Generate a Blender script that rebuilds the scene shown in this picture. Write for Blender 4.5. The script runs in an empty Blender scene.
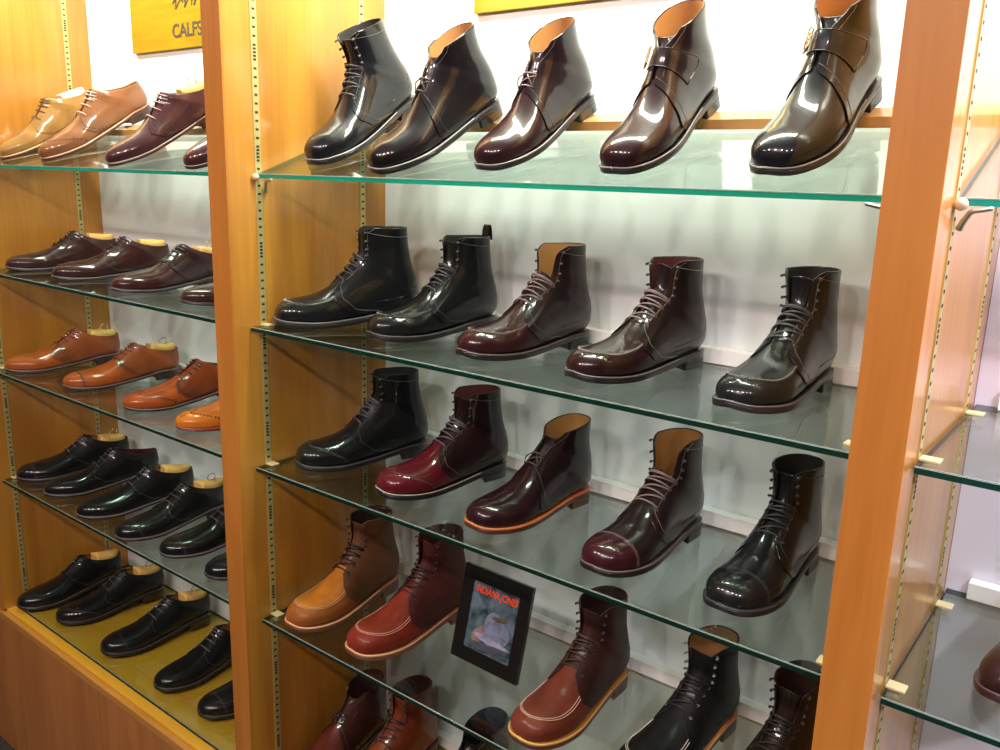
import bpy, math, random
import numpy as np
from mathutils import Matrix, Vector, Euler
random.seed(4); rng = np.random.RandomState(7)
SC = bpy.context.scene
COL = SC.collection
ZO = 1.97                      # eye height above the floor
def rad(a): return a * math.pi / 180

# ------------------------------------------------------------------ materials
MATS = {}
def mat(name, color=(.5, .5, .5), rough=.5, metal=0., coat=0., coat_rough=.08, spec=.5, emit=None, estr=0., ior=1.5):
    if name in MATS: return MATS[name]
    m = bpy.data.materials.new(name); m.use_nodes = True
    b = m.node_tree.nodes['Principled BSDF']
    b.inputs['Base Color'].default_value = (*color, 1)
    b.inputs['Roughness'].default_value = rough
    b.inputs['Metallic'].default_value = metal
    b.inputs['Coat Weight'].default_value = coat
    b.inputs['Coat Roughness'].default_value = coat_rough
    b.inputs['Specular IOR Level'].default_value = spec
    b.inputs['IOR'].default_value = ior
    if emit:
        b.inputs['Emission Color'].default_value = (*emit, 1)
        b.inputs['Emission Strength'].default_value = estr
    MATS[name] = m
    return m

def noise_mix(m, c1, c2, scale=(1, 1, 1), nscale=6., detail=4., fac=1., bump=0., bump_scale=120., lo=.35, hi=.65, extra=None):
    """object-space noise between two colours and a fine bump"""
    nt = m.node_tree; N = nt.nodes; L = nt.links; b = N['Principled BSDF']
    tc = N.new('ShaderNodeTexCoord'); mp = N.new('ShaderNodeMapping')
    mp.inputs['Scale'].default_value = scale
    L.new(tc.outputs['Object'], mp.inputs['Vector'])
    no = N.new('ShaderNodeTexNoise'); no.inputs['Scale'].default_value = nscale; no.inputs['Detail'].default_value = detail
    no.inputs['Distortion'].default_value = .6
    L.new(mp.outputs[0], no.inputs['Vector'])
    cr = N.new('ShaderNodeValToRGB')
    cr.color_ramp.elements[0].position = lo; cr.color_ramp.elements[1].position = hi
    cr.color_ramp.elements[0].color = (*c1, 1); cr.color_ramp.elements[1].color = (*c2, 1)
    L.new(no.outputs['Fac'], cr.inputs['Fac'])
    L.new(cr.outputs['Color'], b.inputs['Base Color'])
    if bump:
        n2 = N.new('ShaderNodeTexNoise'); n2.inputs['Scale'].default_value = bump_scale; n2.inputs['Detail'].default_value = 3
        L.new(tc.outputs['Object'], n2.inputs['Vector'])
        bp = N.new('ShaderNodeBump'); bp.inputs['Strength'].default_value = bump; bp.inputs['Distance'].default_value = .001
        L.new(n2.outputs['Fac'], bp.inputs['Height'])
        L.new(bp.outputs['Normal'], b.inputs['Normal'])
    return m

def wood(name, c1, c2, rough=.35, coat=.4, grain='z', crough=.12):
    if name in MATS: return MATS[name]
    m = mat(name, c1, rough, coat=coat, coat_rough=crough)
    nt = m.node_tree; N = nt.nodes; L = nt.links; b = N['Principled BSDF']
    tc = N.new('ShaderNodeTexCoord'); mp = N.new('ShaderNodeMapping')
    s = {'z': (5, 5, .55), 'x': (.55, 5, 5), 'y': (5, .5, 5)}[grain]
    mp.inputs['Scale'].default_value = s
    L.new(tc.outputs['Object'], mp.inputs['Vector'])
    n1 = N.new('ShaderNodeTexNoise'); n1.inputs['Scale'].default_value = 2.2; n1.inputs['Detail'].default_value = 5; n1.inputs['Distortion'].default_value = 1.2
    L.new(mp.outputs[0], n1.inputs['Vector'])
    mp2 = N.new('ShaderNodeMapping'); mp2.inputs['Scale'].default_value = tuple(v * (9 if v > 1 else 2.5) for v in s)
    L.new(tc.outputs['Object'], mp2.inputs['Vector'])
    n2 = N.new('ShaderNodeTexNoise'); n2.inputs['Scale'].default_value = 3; n2.inputs['Detail'].default_value = 3
    L.new(mp2.outputs[0], n2.inputs['Vector'])
    mx = N.new('ShaderNodeMath'); mx.operation = 'MULTIPLY_ADD'; mx.inputs[1].default_value = .35
    L.new(n2.outputs['Fac'], mx.inputs[0]); L.new(n1.outputs['Fac'], mx.inputs[2])
    cr = N.new('ShaderNodeValToRGB')
    cr.color_ramp.elements[0].position = .5; cr.color_ramp.elements[1].position = .82
    cr.color_ramp.elements[0].color = (*c1, 1); cr.color_ramp.elements[1].color = (*c2, 1)
    L.new(mx.outputs[0], cr.inputs['Fac']); L.new(cr.outputs['Color'], b.inputs['Base Color'])
    return m

def leather(name, c, rough=.22, coat=.6, var=1.35, bump=.12):
    if name in MATS: return MATS[name]
    m = mat(name, c, rough + .12, coat=coat, coat_rough=.06 if coat > .4 else .2, spec=.15)
    c2 = tuple(min(1, v * var) for v in c); c1 = tuple(v / var for v in c)
    return noise_mix(m, c1, c2, nscale=9, bump=bump, bump_scale=190)

def glass_mat(name, tint, reflect_ior=1.52):
    """thin plate glass: clear tinted transmission plus Fresnel reflection"""
    m = bpy.data.materials.new(name); m.use_nodes = True
    nt = m.node_tree; N = nt.nodes; L = nt.links
    for n in list(N): N.remove(n)
    out = N.new('ShaderNodeOutputMaterial'); tr = N.new('ShaderNodeBsdfTransparent'); gl = N.new('ShaderNodeBsdfGlossy')
    fr = N.new('ShaderNodeFresnel'); mx = N.new('ShaderNodeMixShader')
    tr.inputs['Color'].default_value = (*tint, 1); gl.inputs['Roughness'].default_value = .015
    gl.inputs['Color'].default_value = (.92, 1, .97, 1)
    # the node inverts the index on back faces; invert it back so both faces act as a thin sheet
    ge = N.new('ShaderNodeNewGeometry'); mr = N.new('ShaderNodeMapRange')
    mr.inputs['To Min'].default_value = reflect_ior; mr.inputs['To Max'].default_value = 1 / reflect_ior
    L.new(ge.outputs['Backfacing'], mr.inputs['Value']); L.new(mr.outputs[0], fr.inputs['IOR'])
    L.new(fr.outputs[0], mx.inputs[0]); L.new(tr.outputs[0], mx.inputs[1]); L.new(gl.outputs[0], mx.inputs[2])
    L.new(mx.outputs[0], out.inputs[0])
    return m
GLASS = glass_mat('plate_glass', (.875, .930, .908))
def edge_mat(name, tcol, dcol):
    m = bpy.data.materials.new(name); m.use_nodes = True
    nt = m.node_tree; N = nt.nodes; L = nt.links
    for n in list(N): N.remove(n)
    out = N.new('ShaderNodeOutputMaterial'); tl = N.new('ShaderNodeBsdfTranslucent'); tl.inputs['Color'].default_value = (*tcol, 1)
    df = N.new('ShaderNodeBsdfDiffuse'); df.inputs['Color'].default_value = (*dcol, 1)
    gl = N.new('ShaderNodeBsdfGlossy'); gl.inputs['Roughness'].default_value = .1; gl.inputs['Color'].default_value = (.8, .9, .85, 1)
    m1 = N.new('ShaderNodeMixShader'); m1.inputs[0].default_value = .5; m2 = N.new('ShaderNodeMixShader'); m2.inputs[0].default_value = .06
    L.new(tl.outputs[0], m1.inputs[1]); L.new(df.outputs[0], m1.inputs[2]); L.new(m1.outputs[0], m2.inputs[1]); L.new(gl.outputs[0], m2.inputs[2])
    L.new(m2.outputs[0], out.inputs[0]); return m
GEDGE = edge_mat('dark_glass_edge', (.006, .085, .060), (.006, .024, .020))
GEDGE_LIT = edge_mat('lit_teal_glass_edge', (.012, .30, .22), (.008, .06, .045))  # top shelf's edge glow under strong light, put into the edge colour
GRIM = mat('glass_arris', (.30, .36, .33), .12, spec=.8)

W_PANEL = wood('honey_maple_panel', (.43, .168, .020), (.56, .245, .030), coat=.7, rough=.45, crough=.14)
W_FACE = wood('orange_maple_edge', (.43, .150, .020), (.52, .200, .032), rough=.45, coat=.2)
W_BASE = wood('maple_base', (.42, .15, .035), (.54, .205, .05), rough=.42, coat=.3)
W_TOP = wood('maple_board', (.74, .36, .03), (.84, .44, .04), grain='x')
W_RAIL = wood('maple_rail', (.50, .22, .04), (.62, .29, .06), grain='x')
M_WALL = mat('white_back_panel', (.74, .77, .78), .35, coat=.15, coat_rough=.25)
M_PLASTER = mat('room_wall', (.30, .28, .26), .8)
M_STRIP = mat('ledge_white', (.82, .79, .78), .45)
M_BRASS = mat('brass_strip', (.56, .47, .20), .42, metal=.4)
M_SLOT = mat('slot_dark', (.02, .018, .012), .8)
M_CLIP = mat('clip_tan', (.62, .50, .28), .4)
M_STEEL = mat('bracket_steel', (.55, .52, .48), .3, metal=.9)
M_CLEAR = mat('bumper_clear', (.60, .50, .36), .15, coat=.5)
M_FLOOR = noise_mix(mat('carpet_dark', (.06, .055, .05), .95), (.045, .04, .037), (.08, .072, .065), nscale=60)

# ------------------------------------------------------------------ mesh building
class MB:
    def __init__(s): s.v = []; s.f = []; s.m = []; s.smooth = []; s.n = 0
    def add(s, V, F, mi=0, smooth=True):
        V = np.asarray(V, float).reshape(-1, 3)
        s.v.append(V); s.f += [tuple(i + s.n for i in f) for f in F]
        s.m += [mi] * len(F); s.smooth += [smooth] * len(F); s.n += len(V)
    def grid(s, G, mi=0, cu=False, cv=False, flip=False):
        nu, nv = G.shape[:2]; F = []
        for i in range(nu if cu else nu - 1):
            for j in range(nv if cv else nv - 1):
                a = i * nv + j; b = ((i + 1) % nu) * nv + j
                c = ((i + 1) % nu) * nv + (j + 1) % nv; d = i * nv + (j + 1) % nv
                F.append((a, d, c, b) if flip else (a, b, c, d))
        s.add(G.reshape(-1, 3), F, mi)
    def box(s, lo, hi, mi=0, bev=0.):
        x0, y0, z0 = lo; x1, y1, z1 = hi
        if bev <= 0:
            V = [(x0, y0, z0), (x1, y0, z0), (x1, y1, z0), (x0, y1, z0), (x0, y0, z1), (x1, y0, z1), (x1, y1, z1), (x0, y1, z1)]
            F = [(0, 3, 2, 1), (4, 5, 6, 7), (0, 1, 5, 4), (1, 2, 6, 5), (2, 3, 7, 6), (3, 0, 4, 7)]
            s.add(V, F, mi, False); return
        import bmesh
        bm = bmesh.new(); bmesh.ops.create_cube(bm, size=1)
        for v in bm.verts:
            v.co = Vector(((x0 + x1) / 2 + v.co.x * (x1 - x0), (y0 + y1) / 2 + v.co.y * (y1 - y0), (z0 + z1) / 2 + v.co.z * (z1 - z0)))
        bmesh.ops.bevel(bm, geom=bm.edges[:], offset=bev, segments=2, affect='EDGES', profile=.7)
        bm.verts.index_update()
        s.add([tuple(v.co) for v in bm.verts], [tuple(v.index for v in f.verts) for f in bm.faces], mi, False); bm.free()
    def tube(s, P, r, N=None, sides=8, closed=False, mi=0, flat=1., caps=True):
        P = np.asarray(P, float); n = len(P)
        T = np.gradient(P, axis=0) if not closed else (np.roll(P, -1, 0) - np.roll(P, 1, 0))
        T /= np.linalg.norm(T, axis=1)[:, None] + 1e-12
        if N is None:
            N = np.tile(np.array([.13, .21, .97]), (n, 1))
            par = abs((T * N).sum(1)) > .95; N[par] = np.array([.97, .2, .13])
        N = N - (N * T).sum(1)[:, None] * T; N /= np.linalg.norm(N, axis=1)[:, None] + 1e-12
        B = np.cross(T, N)
        r = np.broadcast_to(np.asarray(r, float), (n,))
        a = np.linspace(0, 2 * math.pi, sides, endpoint=False)
        G = P[:, None] + r[:, None, None] * (np.cos(a)[None, :, None] * B[:, None] + flat * np.sin(a)[None, :, None] * N[:, None])
        s.grid(G, mi, cu=closed, cv=True)
        if not closed and caps:
            b = s.n - n * sides
            s.f.append(tuple(b + i for i in range(sides))); s.m.append(mi); s.smooth.append(False)
            s.f.append(tuple(b + (n - 1) * sides + i for i in range(sides))[::-1]); s.m.append(mi); s.smooth.append(False)
    def mesh(s, name, mats):
        me = bpy.data.meshes.new(name)
        V = np.concatenate(s.v) if s.v else np.zeros((0, 3))
        me.from_pydata(V.tolist(), [], s.f)
        for m in mats: me.materials.append(m)
        me.polygons.foreach_set('material_index', s.m)
        me.polygons.foreach_set('use_smooth', s.smooth)
        me.update(); return me
    def build(s, name, mats, parent=None, **kw):
        if not isinstance(mats, (list, tuple)): mats = [mats]
        return put(name, s.mesh(name, mats), parent, **kw)

def put(name, data, parent=None, loc=None, label=None, cat=None, group=None, kind=None):
    o = bpy.data.objects.new(name, data); COL.objects.link(o)
    if parent: o.parent = parent
    if loc is not None: o.location = loc
    if label: o['label'] = label
    if cat: o['category'] = cat
    if group: o['group'] = group
    if kind: o['kind'] = kind
    return o

# ------------------------------------------------------------------ camera and place
S = 1.27
f, yaw, pitch, roll, D = 853.45, .6595, .2292, .0289, .8 * S
cy, sy, cp, sp = math.cos(yaw), math.sin(yaw), math.cos(pitch), math.sin(pitch)
fwd = Vector((-sy * cp, cy * cp, -sp)); right = Vector((cy, sy, 0)); up = right.cross(fwd)
r2 = right * math.cos(roll) + up * math.sin(roll); u2 = -right * math.sin(roll) + up * math.cos(roll)
cam = bpy.data.cameras.new('camera'); cam.sensor_width = 36; cam.lens = f / 1000 * 36; cam.clip_start = .02
co = bpy.data.objects.new('camera', cam); COL.objects.link(co)
M = Matrix((r2, u2, -fwd)).transposed().to_4x4(); M.translation = Vector((0, -D, ZO)); co.matrix_world = M
SC.camera = co

X0, X1, X2, W = -2.8080, -1.4789, -.2624, .060
X3 = X2 + W + 1.22
ZA, ZB, ZC, ZD, ZE = [ZO + v for v in (-.0096, -.3188, -.6247, -.9836, -1.4145)]
YW, YS, YA = .4305, .0405, .0719
TILT = math.atan(.0714 / .1886)
TOP = ZO + .80
GT = .009                                   # glass thickness

def struct(name, lo, hi, m, **kw):
    b = MB(); b.box(lo, hi); return b.build(name, m, kind='structure', **kw)
struct('floor', (-5.5, -4.5, -.1), (3.5, .6, 0), M_FLOOR)
struct('wall_back', (-5.5, YW + .012, 0), (3.5, .6, 3.1), M_PLASTER)
struct('ceiling', (-5.5, -4.5, 3.1), (3.5, .6, 3.2), mat('ceiling_grey', (.42, .42, .42), .9))
struct('wall_left', (-5.6, -4.5, 0), (-5.5, .6, 3.1), M_PLASTER)
struct('wall_right', (3.5, -4.5, 0), (3.6, .6, 3.1), M_PLASTER)
struct('wall_front', (-5.5, -4.6, 0), (3.5, -4.5, 3.1), M_PLASTER)

bays = [('left bay', X0, X1 - W, 0), ('middle bay', X1, X2, 1), ('right bay', X2 + W, X3, 2)]
back_lbl = ['white back panel of the left bay behind low shoes', 'white back panel of the middle bay behind boots', 'white back panel right of the orange upright at right']
for nm, a, b_, k in bays:
    b = MB(); b.box((a + .0005, YW, .02), (b_ - .0005, YW + .0115, TOP - .001))
    m = M_WALL if k < 2 else mat('cool_lit_back_panel', (.74, .68, .80), .35, coat=.15, coat_rough=.25)  # cooler light of the right bay tinted into its white panel colour
    b.build('back_panel', m, label=back_lbl[k], cat='wall panel')

# uprights with slotted strips
def standards(parent, xf, sgn, zlo):
    for ys in (.0749, .3585):
        b = MB(); w = .0075
        x1 = xf + sgn * .0018
        lo = (min(xf - sgn * .0005, x1), ys - w, zlo); hi = (max(xf - sgn * .0005, x1), ys + w, TOP - .002)
        b.box(lo, hi, 0)
        z = ZO + .75; k = 0
        while z > zlo + .02:
            xs = sorted((x1, x1 + sgn * .0004))
            b.box((xs[0], ys - .0034, z), (xs[1], ys + .0034, z + .0042), 1)
            z -= .0068 if (k % 14) in (8, 9, 10, 11) else .0165
            k += 1
        b.build('slotted_strip', [M_BRASS, M_SLOT], parent)
def upright(xa, xb, lbl, zlo=.0, front=0.):
    e = put('upright_panel', None, loc=(0, 0, 0), label=lbl, cat='upright', group='wooden uprights between the shelf bays')
    b = MB(); b.box((xa, .0045, zlo), (xb, YW - .0002, TOP - .001)); b.build('side_board', W_PANEL, e)
    b = MB(); b.box((xa - .0005, front, zlo), (xb + .0005, .0042, TOP - .001), bev=.0012); b.build('front_edging', W_FACE, e)
    return e
u = upright(X0 - W, X0, 'honey maple upright at the far left, left wall of the low-shoe bay', zlo=ZE - GT); standards(u, X0, 1, ZE + .002)
u = upright(X1 - W, X1, 'honey maple upright between the low shoes and the boots'); standards(u, X1, 1, ZE + .002)
u = upright(X2, X2 + W, 'broad orange maple upright right of the boots, nearest the camera'); standards(u, X2 + W, 1, ZE + .002)
u = upright(X3, X3 + W, 'maple upright closing the bay on the right, outside the frame')
# cornice above the bays
b = MB(); b.box((X0 - W, -.02, TOP), (X3 + W, YW, TOP + .10)); b.box((X0 - W, -.02, TOP - .06), (X3 + W, -.002, TOP - .0005))
b.build('cornice', W_FACE, label='orange maple cornice running along the top of all bays', cat='cornice')

# base cabinets
base_l = ['maple base cabinet with grooved front under the low black shoes', 'maple base cabinet under the boots bay', 'maple base cabinet under the right bay']
for (nm, a, b_, k) in bays:
    if k == 0: a = X0 - W - .60
    e = put('base_cabinet', None, label=base_l[k], cat='cabinet', loc=(0, 0, 0))
    zt = ZE - GT - .0004
    b = MB(); b.box((a + .001, .020, .06), (b_ - .001, YW - .001, zt - .028)); b.box((a + .001, .06, 0), (b_ - .001, YW - .001, .0595))
    b.build('body', W_BASE, e)
    b = MB(); b.box((a + .001, .012, zt - .0275), (b_ - .001, YW - .001, zt), bev=.001); b.build('top_board', W_TOP, e)
    b = MB()
    xs = [a + .001, (-2.67 if k == 0 else a + .58), b_ - .001]
    for i in range(2): b.box((xs[i], -.004, zt - .032), (xs[i + 1] - .0008, .0115, zt - .006), bev=.004)
    b.build('front_rail', W_RAIL, e)
    ds = [a + .001, -2.83, -2.21, b_ - .001] if k == 0 else np.linspace(a + .001, b_ - .001, 3); n = len(ds) - 1
    for i in range(n):
        b = MB(); b.box((ds[i] + .001, .003, .004), (ds[i + 1] - .001, .0195, zt - .034), bev=.0015); b.build('door', W_BASE, e)

# glass shelves
def glass(a, b_, name, depth0, depth1, frame, lbl, clips=True, tiltd=False):
    e = put('glass_shelf', None, label=lbl, cat='shelf', group='green edged glass shelves')
    e.matrix_world = frame
    b = MB(); g = .004
    a += g; b_ -= g
    V = [(a, depth0, -GT), (b_, depth0, -GT), (b_, depth1, -GT), (a, depth1, -GT), (a, depth0, 0), (b_, depth0, 0), (b_, depth1, 0), (a, depth1, 0)]
    b.add(V, [(0, 3, 2, 1), (4, 5, 6, 7)], 0, False)
    b.add(V, [(0, 1, 5, 4), (1, 2, 6, 5), (2, 3, 7, 6), (3, 0, 4, 7)], 1, False)
    # arrissed front edge catches the light
    c = .0011
    b.add([(a, depth0 - .0004, -c), (b_, depth0 - .0004, -c), (b_, depth0 + c, .0003), (a, depth0 + c, .0003)], [(0, 1, 2, 3)], 2, False)
    b.build('pane', [GLASS, GEDGE_LIT if tiltd else GEDGE, GRIM], e)
    for x, sg in ((a, 1), (b_, -1)) if clips else ():
        for ys in (.0749, .3585):
            d = (ys - YA) / math.cos(TILT) if tiltd else ys
            if tiltd:
                b = MB()
                pts = np.array([[x + sg * .001, d, -GT - .030], [x + sg * .004, d, -GT - .022], [x + sg * .012, d, -GT - .008], [x + sg * .034, d, -GT - .0035]])
                tt = np.linspace(0, 3, 14); P = np.stack([np.interp(tt, range(4), pts[:, q]) for q in range(3)], 1)
                b.tube(P, np.linspace(.0045, .0026, 14), N=np.tile([0., 1., 0.], (14, 1)))
                b.build('bracket', M_STEEL, e)
                if ys < .1:
                    b = MB(); th = np.linspace(0, math.pi, 9); ph = np.linspace(0, 2 * math.pi, 13)[:-1]
                    G = np.stack([x + sg * .0045 + .0075 * np.sin(th)[:, None] * np.cos(ph)[None], d - .014 + .0075 * np.sin(th)[:, None] * np.sin(ph)[None], -.003 + .0075 * np.cos(th)[:, None] * np.ones_like(ph)[None]], -1)
                    b.grid(G, cv=True); b.build('bumper', M_CLEAR, e)
            else:
                b = MB(); x0, x1 = sorted((x - sg * .0015, x + sg * .022))
                b.box((x0, d - .010, .0003), (x1, d + .010, .0035), bev=.001)
                x0, x1 = sorted((x - sg * .0015, x + sg * .015))
                b.box((x0, d - .006, -GT - .004), (x1, d + .006, -GT - .0003), bev=.001)
                b.build('clip', M_CLIP, e)
    return e
lv = [('second', ZB), ('third', ZC), ('fourth', ZD)]
FA = Matrix.Translation((0, YA, ZA)) @ Matrix.Rotation(TILT, 4, 'X')
whatl = {0: {'second': 'under the burgundy low shoes', 'third': 'under the tan low shoes', 'fourth': 'under the upper row of black low shoes'},
         1: {'second': 'under the moc-toe boots', 'third': 'carrying the orange-welted chukka', 'fourth': 'carrying the framed picture'},
         2: {'second': 'right of the orange upright', 'third': 'right of the orange upright', 'fourth': 'right of the orange upright'}}
for nm, a, b_, k in bays:
    for q, z in lv:
        glass(a, b_, q, YS, YW - .002, Matrix.Translation((0, 0, z)), '%s glass shelf from the top, %s, %s' % (q, nm, whatl[k][q].replace('carrying the ', 'under the ')))
        # white stop bar at the back of the shelf
        b = MB(); b.box((a + .035, YW - .024, .0006), (b_ - .03, YW - .0006, .028), bev=.0015)
        b.build('stop_bar', M_STRIP, loc=(0, 0, z), label='white bar along the wall on the %s glass shelf of the %s' % (q, nm), cat='rail', group='stop bars along the back of the shelves')
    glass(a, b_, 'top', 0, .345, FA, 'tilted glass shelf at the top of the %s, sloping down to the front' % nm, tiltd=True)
    b = MB(); b.box((a + .003, .256, .0004), (b_ - .003, .300, .017), bev=.001)
    o = b.build('heel_bar', wood('heel_bar_maple', (.50, .24, .06), (.60, .30, .09), grain='x'), label='maple heel bar lying on the tilted top shelf of the %s' % nm, cat='rail', group='wooden bars under the heels')
    o.matrix_world = FA
    glass(a, b_, 'lowest', YS, YW - .002, Matrix.Translation((0, 0, ZE)), 'lowest glass sheet lying on the base cabinet of the %s' % nm, clips=False) if k != 9 else None
    if k == 1:
        b = MB(); b.box((a + .035, YW - .024, .0006), (b_ - .03, YW - .0006, .028), bev=.0015)
        b.build('stop_bar', M_STRIP, loc=(0, 0, ZE), label='white bar along the wall at the lowest level behind the half hidden boots', cat='rail', group='stop bars along the back of the shelves')

# ------------------------------------------------------------------ shoe last
def catmull(K, u):
    K = np.asarray(K, float); n = len(K)
    i = np.clip(np.floor(u).astype(int), 0, n - 2); t = u - i
    p0 = K[np.clip(i - 1, 0, n - 1)]; p1 = K[i]; p2 = K[i + 1]; p3 = K[np.clip(i + 2, 0, n - 1)]
    m1 = (p2 - p0) / 2; m2 = (p3 - p1) / 2
    # limit slopes so the curve does not overshoot
    d = p2 - p1
    m1 = np.where(m1 * d <= 0, 0, np.sign(m1) * np.minimum(abs(m1), 3 * abs(d)))
    m2 = np.where(m2 * d <= 0, 0, np.sign(m2) * np.minimum(abs(m2), 3 * abs(d)))
    t2 = t * t; t3 = t2 * t
    return (2 * t3 - 3 * t2 + 1) * p1 + (t3 - 2 * t2 + t) * m1 + (-2 * t3 + 3 * t2) * p2 + (t3 - t2) * m2

class Last:
    # keys: Tx Tz Kx Kz b m nu nl cy dip
    def __init__(s, keys, side=1, scale=1., toe=1., zs=1.):
        s.K = np.array(keys, float); s.n = len(keys); s.side = side; s.sc = scale; s.zs = zs
        s.K[:, 4] *= np.interp(np.arange(s.n), [0, 5, 8], [toe, 1, 1])
    def P(s, u, phi, off=0.):
        u, phi = np.broadcast_arrays(np.asarray(u, float), np.asarray(phi, float))
        u = np.clip(u, 0, s.n - 1 - 1e-6)
        c = [catmull(s.K[:, j], u) for j in range(10)]
        p = s._p(c, phi)
        if np.any(off):
            h = 1e-3
            cu = [catmull(s.K[:, j], np.clip(u + h, 0, s.n - 1 - 1e-6)) for j in range(10)]
            cd = [catmull(s.K[:, j], np.clip(u - h, 0, s.n - 1 - 1e-6)) for j in range(10)]
            du = s._p(cu, phi) - s._p(cd, phi)
            dp = s._p(c, phi + .01) - s._p(c, phi - .01)
            N = np.cross(dp, du); N /= np.linalg.norm(N, axis=-1)[..., None] + 1e-9
            N *= -1 if s.side > 0 else 1
            s.lastN = N
            p = p + N * np.asarray(off)[..., None] if np.ndim(off) else p + N * off
        return p
    def _p(s, c, phi):
        Tx, Tz, Kx, Kz, b, m, nu, nl, cyy, dip = c
        Mx = Kx + (Tx - Kx) * m; Mz = Kz + (Tz - Kz) * m
        cs = np.cos(phi); sn = np.sin(phi)
        up_ = cs >= 0; n = np.where(up_, nu, nl)
        ee = np.abs(cs) ** (2 / n); yy = np.abs(sn) ** (2 / n) * np.sign(sn)
        x = Mx + np.where(up_, (Tx - Mx) * ee, (Kx - Mx) * ee)
        z = Mz + np.where(up_, (Tz - Mz) * ee, (Kz - Mz) * ee) - dip * sn * sn
        y = b * yy + cyy * (1 - ee * .3)
        return np.stack([(x - 150) / 1000 * s.sc, y * s.side / 1000 * s.sc, z / 1000 * s.sc * s.zs], -1)
    def N(s, u, phi):
        s.P(u, phi, 1e-6); return s.lastN

#        Tx   Tz   Kx   Kz   b    m    nu   nl  cy dip
BOOT = [(3.5, 22, 3.5, 17, 3, .5, 2.0, 2, 4, 0), (6, 32, 6, 15, 17, .45, 2.0, 3, 4, 0), (15, 44, 15, 13, 31, .4, 2.05, 4, 4, 0), (34, 53, 34, 11.5, 42, .36, 2.1, 5, 3, 0),
        (62, 58, 62, 10, 48.5, .33, 2.1, 5, 1, 0), (90, 65, 92, 10, 49.5, .32, 2.05, 5, -1, 0), (115, 78, 128, 12, 46, .33, 2.0, 5, -1, 0), (136, 94, 165, 15, 42.5, .36, 2.0, 4.5, 1, 0),
        (151, 109, 203, 20, 38.5, .38, 2.05, 4, 2, 0), (161, 122, 243, 26, 35.5, .4, 2.1, 3.4, 2, 0), (168, 133, 281, 30, 33.5, .4, 2.2, 2.6, 1, 0), (173, 143, 300, 43, 33, .42, 2.2, 2.3, 0, 0),
        (176, 152, 303, 64, 32, .45, 2.2, 2.2, 0, 0), (177, 162, 296, 93, 32, .48, 2.2, 2.2, 0, 0), (177, 172, 286, 126, 32.5, .5, 2.2, 2.2, 0, 0), (176, 182, 280, 156, 34, .5, 2.2, 2.3, 0, 0),
        (174, 194, 277, 193, 35.5, .5, 2.2, 2.3, 0, 1)]
CHUK = BOOT[:7] + [(136, 94, 165, 15, 41, .36, 2.0, 4.5, 1, 0), (151, 109, 203, 20, 36.5, .38, 2.05, 4, 2, 0), (162, 121, 243, 26, 34, .4, 2.1, 3.4, 2, 0), (170, 131, 281, 30, 33.5, .4, 2.2, 2.6, 1, 0),
        (176, 138, 300, 43, 33, .42, 2.2, 2.3, 0, 0), (181, 143, 302, 66, 32, .45, 2.2, 2.2, 0, 0), (185, 147, 298, 95, 32.5, .48, 2.2, 2.2, 0, 0), (188, 151, 290, 125, 33, .5, 2.2, 2.2, 0, 0),
        (190, 154, 287, 150, 34.5, .5, 2.2, 2.3, 0, 0), (191, 157, 288, 177, 36, .5, 2.2, 2.3, 0, -2)]
SHOE = [(2.5, 20, 2.5, 15, 3, .5, 2.0, 2, 5, 0), (5, 27, 5, 13.5, 14, .45, 2.0, 3, 5, 0), (13, 36, 13, 12, 26, .4, 2.05, 4, 5, 0), (32, 43, 32, 10.5, 38, .36, 2.1, 5, 4, 0),
        (62, 48, 62, 9, 47, .33, 2.1, 5, 1, 0), (94, 54, 94, 9, 49, .32, 2.05, 5, -1, 0), (120, 63, 130, 12, 45, .33, 2.0, 5, -1, 0), (141, 74, 168, 15, 39.5, .36, 2.0, 4.5, 1, 0),
        (157, 85, 208, 20, 35.5, .38, 2.05, 4, 2, 0), (168, 93, 248, 27, 33.5, .4, 2.1, 3.4, 2, 1), (175, 100, 284, 29, 33, .42, 2.2, 2.6, 1, 2), (180, 104, 302, 38, 31.5, .5, 2.3, 2.3, 0, 4),
        (184, 106.5, 305, 58, 29.5, .5, 2.4, 2.3, 0, 7), (187, 108, 302, 85, 27, .5, 2.5, 2.3, 0, 11)]

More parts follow.
